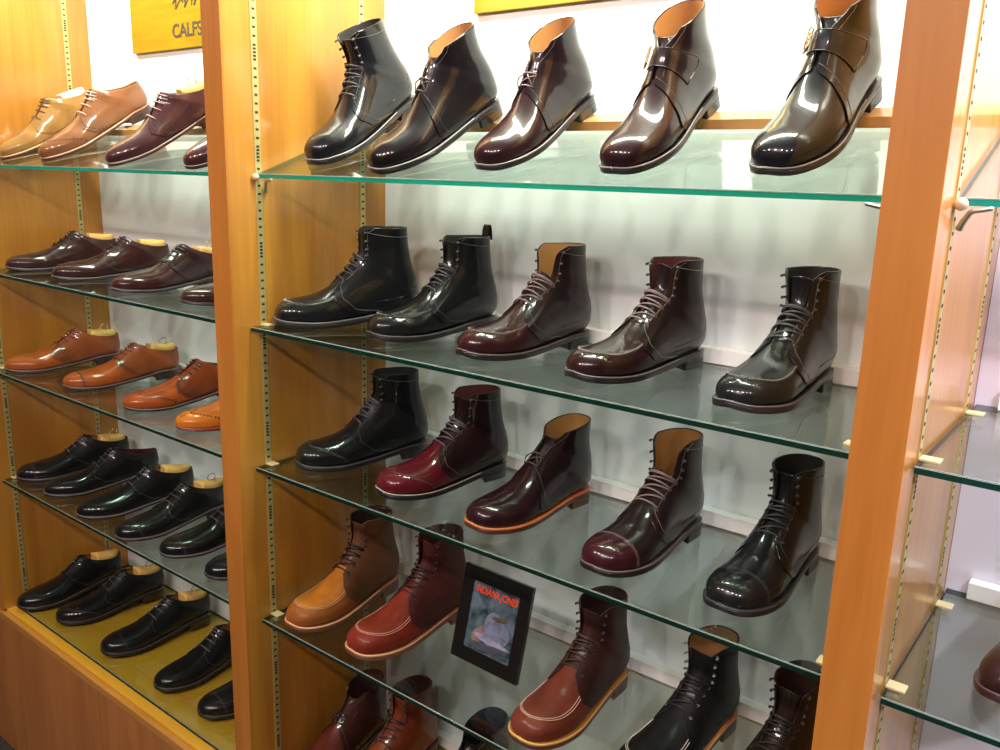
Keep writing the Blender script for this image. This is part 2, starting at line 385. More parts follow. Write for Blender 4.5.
def outline(last, margin, ns=60):
    """closed plan outline of the sole: x, y, K height"""
    K = last.K
    u = np.linspace(0, 10, 200); kx = catmull(K[:, 2], u); kz = catmull(K[:, 3], u); b = catmull(K[:, 4], u); c = catmull(K[:, 8], u)
    xs = np.concatenate([[kx[0]], kx[1:]])
    xe = K[11:13, 2].max()
    t = np.linspace(0, 1, ns)
    X = 3.5 + (xe - 3.5) * (1 - np.cos(t * math.pi)) / 2
    hw = np.interp(X, xs, b * np.interp(u, [0, 9, 10], [1, 1, 1]))
    xc = xe - 33.5
    hw = np.where(X > xc, np.minimum(33.5, b[-20]) * np.sqrt(np.clip(1 - ((X - xc) / (xe - xc)) ** 2.2, 0, 1)), hw)
    hw[0] = 0; hw[-1] = 0
    C = np.interp(X, xs, c); C = np.where(X > 250, C * np.clip((xe - X) / 50, 0, 1), C)
    Z = np.interp(X, xs, kz)
    up_ = np.stack([X, C + hw], 1); dn = np.stack([X, C - hw], 1)[::-1][1:-1]
    L = np.concatenate([up_, dn]); Zl = np.concatenate([Z, Z[::-1][1:-1]])
    # resample evenly
    Lc = np.concatenate([L, L[:1]]); d = np.concatenate([[0], np.cumsum(np.hypot(*np.diff(Lc, axis=0).T))])
    q = np.linspace(0, d[-1], 97)[:-1]; Zc = np.concatenate([Zl, Zl[:1]])
    L = np.stack([np.interp(q, d, Lc[:, 0]), np.interp(q, d, Lc[:, 1])], 1); Z = np.interp(q, d, Zc)
    for _ in range(6): L = (np.roll(L, -1, 0) + np.roll(L, 1, 0) + 2 * L) / 4
    T = np.roll(L, -1, 0) - np.roll(L, 1, 0); T /= np.hypot(*T.T)[:, None] + 1e-9
    n = np.stack([-T[:, 1], T[:, 0]], 1)
    if ((L + n - L.mean(0)) ** 2).sum() < ((L - n - L.mean(0)) ** 2).sum(): n = -n
    mg = np.interp(L[:, 0], [0, 110, 170, 225, 300], [1, 1, .6, .35, .12]) * margin
    return L + n * mg[:, None], Z, n

def xyz(last, L, Z):
    return np.stack([(L[:, 0] - 150) / 1000 * last.sc, L[:, 1] * last.side / 1000 * last.sc, Z / 1000 * last.sc * last.zs], 1)

def slab(b, last, L, Zt, Zb, n, mi=0, rnd=.6):
    rings = []
    for k, (f_, ins) in enumerate([(1, 14), (1, rnd), (.85, 0), (.5, -.05), (.15, 0), (0, rnd), (0, 14)]):
        rings.append(xyz(last, L - n * ins, Zb + (Zt - Zb) * f_))
    G = np.array(rings); b.grid(G, mi, cv=True, flip=True)
    for g, fl in ((G[0], 0), (G[-1], 1)):
        i = b.n; b.v.append(g); b.n += len(g)
        F = tuple(range(i, i + len(g))); b.f.append(F if fl else F[::-1]); b.m.append(mi); b.smooth.append(False)

EYE = HOOK = None
def small_meshes():
    global EYE, HOOK
    b = MB(); a = np.linspace(0, 2 * math.pi, 13)[:-1]; c = np.linspace(0, 2 * math.pi, 7)[:-1]
    G = np.stack([(2.3 + .8 * np.cos(c))[:, None] * np.cos(a)[None], (2.3 + .8 * np.cos(c))[:, None] * np.sin(a)[None], (.7 * np.sin(c))[:, None] * np.ones_like(a)[None]], -1) / 1000
    b.grid(G, cu=True, cv=True); EYE = b
    b = MB()
    P = np.array([[0, 0, -.5], [0, 0, 2.2], [0, 1.0, 4.6], [0, 3.2, 5.4], [0, 5.6, 5.4]]) / 1000
    b.tube(P, np.array([2.2, 1.8, 2.1, 2.6, 2.0]) / 1000, N=np.tile([1., 0, 0], (5, 1)), sides=8)
    HOOK = b
small_meshes()

def frame_at(last, u, phi, off):
    p = last.P(u, phi, off); n = last.N(u, phi); t = last.P(u + .05, phi) - last.P(u - .05, phi)
    z = Vector(n); x = Vector(t); x = (x - x.dot(z) * z).normalized(); y = z.cross(x)
    m = Matrix((x, y, z)).transposed().to_4x4(); m.translation = Vector(p); return m

BLACKM = None
EYEM = {}
def shared(key, b, mm):
    k = (key, mm.name)
    if k not in EYEM: EYEM[k] = b.mesh(key, [mm])
    return EYEM[k]

def make_footwear(kind, spec):
    """one shoe or boot; returns its Empty"""
    side = spec.get('side', 1); sc = spec.get('sc', 1.)
    base = {'boot': BOOT, 'chukka': CHUK, 'monk': CHUK, 'shoe': SHOE}[kind]
    last = Last(base, side, sc, spec.get('toe', 1.), spec.get('zs', 1.)); NS = last.n - 1
    e = put(spec.get('name', {'boot': 'lace_up_boot', 'chukka': 'chukka_boot', 'monk': 'monk_strap_boot', 'shoe': 'dress_shoe'}[kind]), None)
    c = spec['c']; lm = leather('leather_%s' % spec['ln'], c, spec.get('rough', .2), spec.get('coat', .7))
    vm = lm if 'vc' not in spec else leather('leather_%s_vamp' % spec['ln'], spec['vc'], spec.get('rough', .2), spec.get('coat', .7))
    lin = mat('lining_%s' % spec.get('lin', 'tan'), {'tan': (.42, .19, .06), 'dark': (.05, .018, .014), 'black': (.02, .018, .018), 'wine': (.10, .02, .02)}[spec.get('lin', 'tan')], .6)
    lace_c = spec.get('lace', (.03, .02, .02)); lcm = mat('lace_%.3f_%.3f_%.3f' % lace_c, lace_c, .6, coat=.2)
    sol = spec.get('sole', (.012, .010, .012)); som = mat('sole_%.3f_%.3f_%.3f' % sol, sol, .28, coat=.4, coat_rough=.15)
    wel = spec.get('welt', tuple(min(1, v * 1.8 + .01) for v in sol)); wem = mat('welt_%.3f_%.3f_%.3f' % wel, wel, .35, coat=.3)
    stc = spec.get('stitch', (.16, .12, .12)); stm = mat('thread_%.3f_%.3f_%.3f' % stc, stc, .7)
    met = mat('eyelet_metal_dark', (.10, .085, .09), .35, metal=.6) if not spec.get('bright_eye') else mat('eyelet_metal_bright', (.5, .48, .46), .3, metal=.8)
    thr = 6.8 if kind == 'boot' else (7.2 if kind != 'shoe' else 6.6)          # throat station
    pi = math.pi
    # vamp
    b = MB(); u = np.concatenate([np.linspace(0, .9, 7), np.linspace(1.1, 9.6, 40)]); ph = np.linspace(-pi, pi, 73)
    U, PH = np.meshgrid(u, ph, indexing='ij')
    ucap = np.interp(abs(PH), [0, .75, 1.15, 3.2], [thr + .25, thr + .35, 9.6, 9.6])      # open under the tongue
    U = np.where(U > 5, 5 + (U - 5) * (ucap - 5) / 4.6, U)
    off = np.zeros_like(U)
    if spec.get('moc'):
        # raised seam ridge round the apron
        ue, pe = 2.55, .95
        w = moc_phi(U, ue, pe)
        off = off + .0016 * np.exp(-((abs(PH) - w) / .07) ** 2) * (U > ue - .4) - .0008 * ((abs(PH) < w) & (U > ue))
    if spec.get('crease'):
        off = off - .0007 * np.exp(-((U - 5.6) / .12) ** 2) * (abs(PH) < .9) - .0006 * np.exp(-((U - 6.1) / .1) ** 2) * (abs(PH) < .9)
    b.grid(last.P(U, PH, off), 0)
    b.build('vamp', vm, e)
    # quarters with lining
    phe0 = spec.get('phe0', {'boot': .36, 'chukka': .14, 'monk': .12, 'shoe': .30 if not spec.get('oxford') else .10}[kind]); phe1 = spec.get('phe1', {'boot': .62, 'chukka': .85, 'monk': .7, 'shoe': .20}[kind])
    nv = 49; v = np.linspace(0, 1, nv); vv = v
    def us(v):   # front seam of the quarter
        q = np.interp(v, [0, .06, .14, .22, .30, .42, .5], [thr - .1, thr - .75, thr - .95, thr - .45, thr + .7, thr + 1.9, thr + 2.2]) if kind in ('boot', 'shoe') else \
            np.interp(v, [0, .06, .14, .24, .34, .44, .5], [thr, thr - .3, thr - .75, thr - 1.05, thr - .6, thr + 1.2, thr + 1.8])
        return q
    a = np.linspace(0, 1, 56)
    fold = np.minimum(v, 1 - v)
    if spec.get('oxford'): ust = np.interp(fold, [0, .05, .12, .2, .3, .42, .5], [thr - .1, thr, thr - .1, thr + .2, thr + .9, thr + 1.9, thr + 2.2])
    else: ust = us(fold)
    A, V = np.meshgrid(a, v, indexing='ij')
    US = np.broadcast_to(ust, A.shape)
    U = US + (NS - US) * A ** .9
    fr = np.clip((U - thr) / (NS - thr), 0, 1)
    if kind == 'chukka' or kind == 'monk': pe = phe0 + (phe1 - phe0) * np.clip((fr - .38) / .62, 0, 1) ** 1.2
    elif kind == 'boot': pe = phe0 + (phe1 - phe0) * fr ** 1.15 + .45 * np.clip((fr - .86) / .14, 0, 1) ** 2.2
    else: pe = phe0 + (phe1 - phe0) * fr
    PH = pe + (2 * pi - 2 * pe) * V
    th_out = .0026; outer = last.P(U, PH, th_out * np.ones_like(U) + .0)
    inner = last.P(U, PH, -.0012 * np.ones_like(U))
    b = MB(); b.grid(outer, 0); b.grid(inner, 1, flip=True)
    for sl in ((slice(0, 1), slice(None)), (slice(-1, None), slice(None))):
        b.grid(np.stack([outer[sl].reshape(-1, 3), inner[sl].reshape(-1, 3)]), 0)
    for sl in ((slice(None), slice(0, 1)), (slice(None), slice(-1, None))):
        b.grid(np.stack([outer[sl].reshape(-1, 3), inner[sl].reshape(-1, 3)]), 0)
    # rolled edge of the opening and the facing
    edge = np.concatenate([outer[::-1, 0], outer[0, :1]][:1] + [outer[0]] if 0 else [outer[-1]])
    rim = (outer[-1] + inner[-1]) / 2
    b.tube(rim, .0017, sides=8, mi=0)
    for j in (0, -1): b.tube((outer[:, j] + inner[:, j]) / 2, .0014, sides=6, mi=0)
    b.tube((outer[0] * .7 + inner[0] * .3), .0009, sides=6, mi=0)
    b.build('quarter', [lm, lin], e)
    # topstitch lines beside facing and seam
    b = MB()
    sub = outer[:, 3] ; 
    for j in (2, nv - 3):
        jj = pe[:, 0] + (.10 if j == 2 else -.10) * 0
        uu = U[2:-1, 0]; pp = PH[2:-1, j]
        b.tube(last.P(uu, pp, .0028), .00035, sides=4)
    k = 2; b.tube(last.P(U[k], PH[k], .0028), .00035, sides=4)
    if kind == 'boot':
        k = -5; b.tube(last.P(U[k], PH[k], .0028), .00035, sides=4)
    sea = spec.get('seam', stc if not spec.get('double') else tuple(v * .35 for v in c))
    b.build('seam_stitching', mat('thread_%.3f_%.3f_%.3f' % sea, sea, .7), e)
    # counter / back stay
    if spec.get('counter', kind == 'boot'):
        b = MB(); vv2 = np.linspace(-1, 1, 25)
        uc = np.interp(abs(vv2), [0, .3, .7, 1], [13.4, 13.0, 11.4, 8.4]) if kind != 'shoe' else np.interp(abs(vv2), [0, .3, .7, 1], [12.4, 12.0, 10.9, 8.6])
        A2, V2 = np.meshgrid(np.linspace(0, 1, 14), vv2, indexing='ij')
        PH2 = pi + V2 * 1.45; U2 = 8.3 + (uc - 8.3) * A2
        b.grid(last.P(U2, PH2, .0031)); b.tube(last.P(uc, pi + vv2 * 1.45, .0028), .0006, sides=5)
        b.build('heel_counter', lm, e)
    if spec.get('pull'):
        b = MB(); t = np.linspace(0, pi, 13)
        c0 = last.P(NS, pi); 
        P = np.stack([c0[0] + .004 + .009 * np.cos(t) * 0 + .006 * np.cos(t), np.full(13, c0[1]), c0[2] - .006 + .03 * np.sin(t)], 1)
        b.tube(P, .0085, N=np.tile([0, 1., 0], (13, 1)), flat=1, sides=4) if 0 else None
        G = np.stack([P + np.array([0, w, 0]) for w in (-.009, .009)]); b.grid(G)
        G2 = np.stack([P + np.array([0, w, -.0015]) for w in (-.009, .009)]); b.grid(G2, flip=True)
        for w in (-.009, .009): b.tube(P + np.array([0, w, -.0007]), .0009, sides=5)
        b.build('pull_loop', lm, e)
    # tongue
    b = MB(); tend = spec.get('tongue', {'boot': NS - .9, 'chukka': NS - 2.2, 'monk': NS - 1.6, 'shoe': NS + .0}[kind])
    tu = np.linspace(thr - .8, tend, 26); tv = np.linspace(-1, 1, 17)
    TU, TV = np.meshgrid(tu, tv, indexing='ij')
    wid = spec.get('tw', 1.0) * np.interp(tu, [thr - .8, thr + 1, NS], [.45, .75, .95])[:, None]
    sag = spec.get('sag', .003) * np.clip((TU - thr) / (NS - thr), 0, 1) + .0016
    tp = last.P(TU, TV * wid, -sag - .0015 * np.cos(TV * 2.2))
    rise = spec.get('rise', {'boot': 0, 'chukka': 0, 'monk': 0, 'shoe': .004}[kind])
    tp[-1, :, 2] -= (tv ** 2) * .004; 
    tp[..., 2] += rise * np.clip((TU - tend + 2) / 2, 0, 1) ** 2
    b.grid(tp); b.grid(tp + np.array([.0016, 0, -.0004]), flip=True); b.tube(tp[-1] + np.array([.0008, 0, 0]), .0013, sides=6)
    if kind == 'boot':
        k2 = tp[:, 8] * 1.0; k2[:, 0] -= .0003
        b.tube(k2, .0005, sides=4)
    b.build('tongue', lm if not spec.get('tongue_tan') else lin, e)
    # details on the toe
    if spec.get('cap') is not None:
        uc = spec['cap']; b = MB(); pp = np.linspace(-2.2, 2.2, 41)
        if spec.get('wing'):
            end = uc + 1.5 * (np.clip(abs(pp) / 1.25, 0, 1)) ** 1.1 - .9 * np.exp(-(abs(pp) / .28)) + .35
            end = uc - .2 + 2.6 * np.clip((abs(pp) - .15) / 1.5, 0, 1) ** 1.25 + .75 * np.exp(-(abs(pp) / .16))
        else: end = uc + .25 * np.cos(pp * 1.0) * 0 + .12 * (pp / 1.5) ** 2
        A2 = np.linspace(0, 1, 18)[:, None]
        U2 = .03 + (end[None] - .03) * A2; PP = np.broadcast_to(pp, U2.shape)
        offs = .0011 * np.ones_like(U2)
        G = last.P(U2, PP, offs); b.grid(G)
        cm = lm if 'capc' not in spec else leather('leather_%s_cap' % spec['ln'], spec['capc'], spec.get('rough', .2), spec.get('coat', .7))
        low = last.P(end, pp, -.0005); b.grid(np.stack([G[-1], low])); b.tube(last.P(end, pp, .0007), .0006, sides=5)
        b.build('toe_cap', cm, e)
        b = MB(); b.tube(last.P(end - .10, pp, .0012), .0003, sides=4); b.tube(last.P(end - .2, pp, .0012), .0003, sides=4)
        b.build('cap_stitching', stm, e)
        if spec.get('broguing'):
            b = MB()
            q = np.linspace(-1.75, 1.75, 31); ee = np.interp(q, pp, end) - .24
            for x_, y_ in zip(ee, q):
                m = frame_at(last, x_, y_, .0012); disc(b, m, .0024)
            if spec.get('wing') or spec.get('medal'):
                for aa in np.linspace(0, 2 * pi, 9)[:-1]:
                    m = frame_at(last, uc - .9 + .34 * math.cos(aa), .30 * math.sin(aa), .0012); disc(b, m, .0021)
            b.build('broguing', M_SLOT, e)
    if spec.get('quarter_brogue'):
        b = MB(); qv = np.linspace(.03, .42, 22)
        for q_ in qv:
            for sg in (1, -1):
                uu = float(np.interp(q_, fold[:nv // 2 + 1], ust[:nv // 2 + 1])) + .22
                pp_ = phe0 + (2 * pi - 2 * phe0) * q_
                disc(b, frame_at(last, uu, sg * pp_, .0030), .0023)
        b.build('quarter_broguing', M_SLOT, e)
    if spec.get('moc'):
        b = MB(); ue, pe_ = 2.55, .95
        rows = (-.05, .05) if spec.get('double') else (0,)
        for d in rows:
            # path: side, round the toe, other side
            us1 = np.linspace(6.5 if spec.get('double') else 7.2, ue + .02, 40); w1 = moc_phi(us1, ue, pe_)
            uu = np.concatenate([us1, us1[::-1]]); pp = np.concatenate([w1, -w1[::-1]])
            pp = pp + d * np.sign(pp) * 1.0; uu = uu - (.09 * (1 if d > 0 else 0) * (abs(w1.tolist()[0]) * 0 + 1)) * np.exp(-(np.concatenate([w1, w1[::-1]]) / .5) ** 2)
            P = last.P(uu, pp, .0021 if not spec.get('double') else .0012)
            if spec.get('double'): b.tube(P, .0006, sides=5)
            else:
                # individual stitches over the ridge
                dist = np.concatenate([[0], np.cumsum(np.linalg.norm(np.diff(P, axis=0), axis=1))])
                nst = int(dist[-1] / .0042)
                for k in range(nst):
                    s0 = (k + .2) / nst * dist[-1]; uq = np.interp(s0, dist, uu); pq = np.interp(s0, dist, pp)
                    sg = np.sign(pq) if abs(pq) > .15 else 0
                    dd = .045
                    if abs(pq) > .5: pts = last.P(np.array([uq - .0, uq, uq + .0]), np.array([pq - dd, pq, pq + dd]), np.array([.0006, .0022, .0006]))
                    else: pts = last.P(np.array([uq - .13, uq, uq + .13]), np.array([pq, pq, pq]), np.array([.0006, .0022, .0006]))
                    b.tube(pts, .00075, sides=4)
        b.build('apron_stitching', stm, e)
        if 'apron' in spec:
            pm = leather('leather_%s_apron' % spec['ln'], spec['apron'], spec.get('rough', .2), spec.get('coat', .7))
            b = MB(); A2 = np.linspace(0, 1, 24); us1 = ue + .02 + (7.3 - ue) * A2 ** 1.5
            TV = np.linspace(-1, 1, 17); UU, VV = np.meshgrid(us1, TV, indexing='ij')
            b.grid(last.P(UU, VV * (moc_phi(UU, ue, pe_) - .04), .0006)); b.build('apron', pm, e)
    # soles
    L, Z, n = outline(last, spec.get('margin', 5.6 if kind != 'shoe' else 4.2))
    wt = spec.get('wt', 2.6 if kind != 'shoe' else 2.0); ot = spec.get('ot', 8.0 if kind != 'shoe' else 4.6)
    Zt = Z + 1.2; zmin = (Zt - wt - ot - .25).min()
    b = MB(); slab(b, last, L, Zt, Zt - wt, n)
    b.build('welt', wem, e)
    b = MB()
    sp_ = xyz(last, L - n * 2.0, Zt + .35)
    keep = np.ones(len(L), bool); idx = np.where(L[:, 0] < 215)[0]
    # stitch path from one waist round the toe to the other
    st = len(L) // 2; order = np.roll(np.arange(len(L)), -st); idx = [i for i in order if L[i, 0] < 222]
    b.tube(sp_[idx], .0009 if 'wst' in spec else .0006, sides=5); b.build('welt_stitching', mat('thread_%.3f_%.3f_%.3f' % spec.get('wst', stc), spec.get('wst', stc), .6), e)
    b = MB(); slab(b, last, L - n * .5, Zt - wt - .25, np.minimum(Zt - wt - ot, Zt - wt - 1), n)
    if spec.get('mid'): slab(b, last, L - n * .1, Zt - wt + .0, Zt - wt - 1.5, n, 1)
    bot = Zt - wt - ot
    b.build('outsole', [som, wem], e)
    # heel block
    b = MB(); xb = 226
    Lh = L.copy(); 
    hl = Lh[Lh[:, 0] > xb]; zt_ = (Zt - wt - ot - .2)[Lh[:, 0] > xb]; nn = n[Lh[:, 0] > xb]
    i0 = int(np.argmin(np.hypot(*(np.diff(np.concatenate([hl, hl[:1]]), axis=0).T)))) if 0 else 0
    d = np.hypot(*np.diff(hl, axis=0).T); 
    if len(d) and d.max() > 15:
        k = int(np.argmax(d)) + 1; hl = np.roll(hl, -k, 0); zt_ = np.roll(zt_, -k); nn = np.roll(nn, -k, 0)
    t = np.linspace(0, 1, 9)[1:-1]; e0, e1 = hl[-1], hl[0]
    br = e0[None] + (e1 - e0)[None] * t[:, None]; br[:, 0] += 7 * np.sin(t * pi)
    HL = np.concatenate([hl, br]); HT = np.concatenate([zt_, np.interp(t, [0, 1], [zt_[-1], zt_[0]])]); 
    NN = HL - HL.mean(0); NN /= np.hypot(*NN.T)[:, None]
    zsp = [1, .82, .8, .56, .54, .30, .28, .04, 0]; ins = [.8, .0, .4, .0, .4, .1, .5, .2, .8]
    G = np.array([xyz(last, HL - NN * i_, zmin + (HT - zmin) * z_) for z_, i_ in zip(zsp, ins)])
    b.grid(G, 0, cv=True, flip=True)
    for g, fl in ((G[0], 0), (G[-1], 1)):
        i = b.n; b.v.append(g); b.n += len(g); F = tuple(range(i, i + len(g))); b.f.append(F if fl else F[::-1]); b.m.append(0); b.smooth.append(False)
    b.build('heel', som if 'heelc' not in spec else mat('heel_%s' % spec['ln'], spec['heelc'], .3, coat=.4), e)
    if spec.get('lug'):
        b = MB()
        for x_ in np.arange(22, 128, 13): b.box(((x_ - 150) / 1000 * sc, -.040 * sc, zmin / 1000 - .003), ((x_ - 150 + 7) / 1000 * sc, .040 * sc, zmin / 1000 + .004))
        b.build('lugs', som, e)
    # laces, eyelets and hooks
    neye, nhook = spec.get('eyes', {'boot': (4, 4), 'chukka': (2, 0), 'monk': (0, 0), 'shoe': (5, 0)}[kind])
    def edge_phi(u_):
        fr = min(max((u_ - thr) / (NS - thr), 0), 1)
        if kind in ('chukka', 'monk'): return phe0 + (phe1 - phe0) * min(max((fr - .38) / .62, 0), 1) ** 1.2
        if kind == 'boot': return phe0 + (phe1 - phe0) * fr ** 1.15
        return phe0 + (phe1 - phe0) * fr
    if kind == 'boot': ues = list(np.linspace(thr + .15, thr + 3.6, neye)) + list(np.linspace(thr + 4.7, NS - .6, nhook))
    elif kind == 'chukka': ues = list(np.linspace(thr + .35, thr + 1.7, neye)) if neye == 2 else list(np.linspace(thr + .3, thr + 2.2, neye))
    else: ues = list(np.linspace(thr + .1, thr + 4.4, neye))
    eo = {'boot': .24, 'chukka': .30, 'monk': 0, 'shoe': .42}[kind]
    lr = {'boot': .0017, 'chukka': .0015, 'shoe': .0016, 'monk': 0}[kind] * spec.get('lr', 1.)
    for k, uu in enumerate(ues):
        for sg in (1, -1):
            pp = sg * (edge_phi(uu) + eo)
            m = frame_at(last, uu, pp, .0030)
            if k < neye:
                if kind == 'boot' or spec.get('show_eyes'): o = put('eyelet', shared('eyelet', EYE, met), e); o.matrix_local = m
            else:
                # hook opens away from the throat
                if sg * side < 0: m = m @ Matrix.Rotation(0, 4, 'Z')
                else: m = m @ Matrix.Rotation(math.pi, 4, 'Z')
                o = put('speed_hook', shared('speed_hook', HOOK, met), e); o.matrix_local = m
    if neye:
        b = MB(); tt = np.linspace(0, 1, 13)
        def strand(u0, p0, u1, p1, lift):
            P = last.P(u0 + (u1 - u0) * tt, p0 + (p1 - p0) * tt, .0028 + lift * np.sin(tt * pi) ** .7)
            N = last.N(u0 + (u1 - u0) * tt, p0 + (p1 - p0) * tt)
            b.tube(P, lr, N=N, sides=6, flat=.62)
        for k in range(neye):
            ph_ = edge_phi(ues[k]) + eo
            strand(ues[k], ph_, ues[k] + .12, -ph_, .0034)
            if k + 1 < neye and kind != 'shoe':
                p2 = edge_phi(ues[k + 1]) + eo
                strand(ues[k] + .05, ph_, ues[k + 1] - .05, -p2, .0012)
        if kind == 'boot' and spec.get('bow', True):
            u_, ph_ = ues[neye - 1], edge_phi(ues[neye - 1]) + eo
            strand(u_ + .25, ph_, u_ + .25, -ph_, .004)
        if kind == 'chukka' and spec.get('ends', True):
            u_, ph_ = ues[-1], edge_phi(ues[-1]) + eo
            for sg in (1, -1):
                P = []
                for q in np.linspace(0, 1, 14):
                    p = last.P(u_ - 1.2 * q, sg * side * 1.0 * (.05 + q * (.5 if sg > 0 else .35)), .0035 + .006 * math.sin(q * pi))
                    P.append(p)
                b.tube(np.array(P), lr * .8, sides=6)
        b.build('lace', lcm, e)
    if kind == 'monk':
        b = MB(); pv = np.linspace(-.62, 1.25, 41)
        uc = 9.05 + .25 * np.cos(pv); hw = .95
        A2, PV = np.meshgrid(np.linspace(-1, 1, 7), pv, indexing='ij')
        U2 = 9.9 + A2 * 1.3 * np.interp(PV, [-1.3, .8, 1.25], [.9, 1, 1.12])
        o1 = last.P(U2, PV * side * -1, .0036 + .0009 * np.cos(A2 * 1.4)); o2 = last.P(U2, PV * side * -1, .0014)
        b.grid(o1, flip=side < 0); 
        for i in (0, -1): b.grid(np.stack([o1[i], o2[i]])); b.tube(o1[i], .0009, sides=5)
        for j in (0, -1): b.grid(np.stack([o1[:, j], o2[:, j]])); b.tube(o1[:, j], .0009, sides=5)
        b.build('strap', lm, e)
        b = MB()
        pb = 1.12 * (-1) * side * -1
        m = frame_at(last, 9.0, -side * -1.0 * -1.02 * -1, .006)
        m = frame_at(last, 9.9, side * .44, .0095)
        w, h = .0120, .0175
        pts = []
        for aa in np.linspace(0, 2 * pi, 29)[:-1]:
            ca, sa = math.cos(aa), math.sin(aa)
            q = (abs(ca) ** .45 * math.copysign(h, ca), abs(sa) ** .45 * math.copysign(w, sa), 0)
            pts.append(tuple(m @ Vector(q)))
        b.tube(np.array(pts), .0017, closed=True, sides=7)
        p_ = np.array([tuple(m @ Vector((0, q, .0006))) for q in np.linspace(-w, w * 1.1, 5)]); b.tube(p_, .0012, sides=6)
        p_ = np.array([tuple(m @ Vector((q, 0, 0))) for q in np.linspace(-h, h, 5)]); b.tube(p_, .0012, sides=6)
        b.build('buckle', mat('buckle_brass', (.45, .36, .22), .25, metal=.9), e)
    last.zmin = zmin / 1000 * sc * last.zs
    return e, last

def moc_phi(u, ue, pe):
    t = np.clip((np.asarray(u, float) - ue) / 1.9, 0, 1)
    return pe * np.sqrt(np.clip(1 - (1 - t) ** 2, 0, 1)) + 1e-4

def disc(b, m, r):
    a = np.linspace(0, 2 * math.pi, 7)[:-1]
    V = [tuple(m @ Vector((r * math.cos(q), r * math.sin(q), .0001))) for q in a]
    b.add(V, [tuple(range(6))], 0, False)

# cedar shoe tree seen in the opening of a low shoe
TREE = wood('tree_cedar', (.70, .42, .10), (.80, .52, .16), rough=.5, coat=.15, grain='x')
TREEW = mat('tree_pale', (.85, .82, .72), .4, coat=.3)
M_RING = mat('ring_brass', (.6, .48, .25), .25, metal=.9)
def make_tree(last, M, label, ring=True, pale=False, group='shoe trees in the low shoes'):
    e = put('shoe_tree', None, label=label, cat='shoe tree', group=group)
    e.matrix_world = M
    NS = last.n - 1
    b = MB(); ph = np.linspace(math.pi * .42, math.pi * 1.58, 31)
    def ringp(u, off, dz):
        P = last.P(np.full_like(ph, u), ph, off); P = P.copy(); P[:, 2] += dz; return P
    R = [ringp(NS - 1.3, -.006, 0), ringp(NS - .4, -.0045, 0), ringp(NS, -.0042, .005), ringp(NS, -.0055, .011), ringp(NS, -.0085, .0140)]
    top = R[-1]; cen = top.mean(0); cen[2] = top[:, 2].max() * .5 + top[:, 2].mean() * .5
    for s_ in (.6, .25): R.append(cen + (top - cen) * s_ + np.array([0, 0, .0012 * (1 - s_)]))
    G = np.array(R); 
    # close the loop at the front with a straight chord
    cl = []
    for g in G:
        t = np.linspace(0, 1, 9)[1:-1, None]; cl.append(np.concatenate([g, g[-1] + (g[0] - g[-1]) * t]))
    G = np.array(cl); b.grid(G, cv=True, flip=True)
    for g, fl in ((G[0], 0), (G[-1], 1)):
        i = b.n; b.v.append(g); b.n += len(g); F = tuple(range(i, i + len(g))); b.f.append(F if fl else F[::-1]); b.m.append(0); b.smooth.append(False)
    b.build('heel_block', TREEW if pale else TREE, e)
    # rod to the fore part
    z = cen[2] - .012
    b = MB(); b.tube(np.array([[cen[0] - .02, 0, z], [cen[0] - .05, 0, z - .012], [.01, 0, z - .03]]), .004, sides=8); b.build('rod', M_STEEL, e)
    if ring:
        b = MB(); a = np.linspace(0, 2 * math.pi, 21)[:-1]
        P = np.stack([cen[0] - .006 + .0115 * np.cos(a), np.full(20, cen[1]) + .004 * np.sin(a), cen[2] + .0085 + .0085 * np.sin(a) + .003 * np.cos(a)], 1)
        b.tube(P, .0015, N=np.tile([0, 1., 0], (20, 1)), closed=True, sides=6)
        b.tube(np.array([[cen[0] + .004, cen[1], cen[2] - .002], [cen[0] + .004, cen[1], cen[2] + .002]]), .003, sides=8)
        b.build('ring', M_RING, e)
    return e

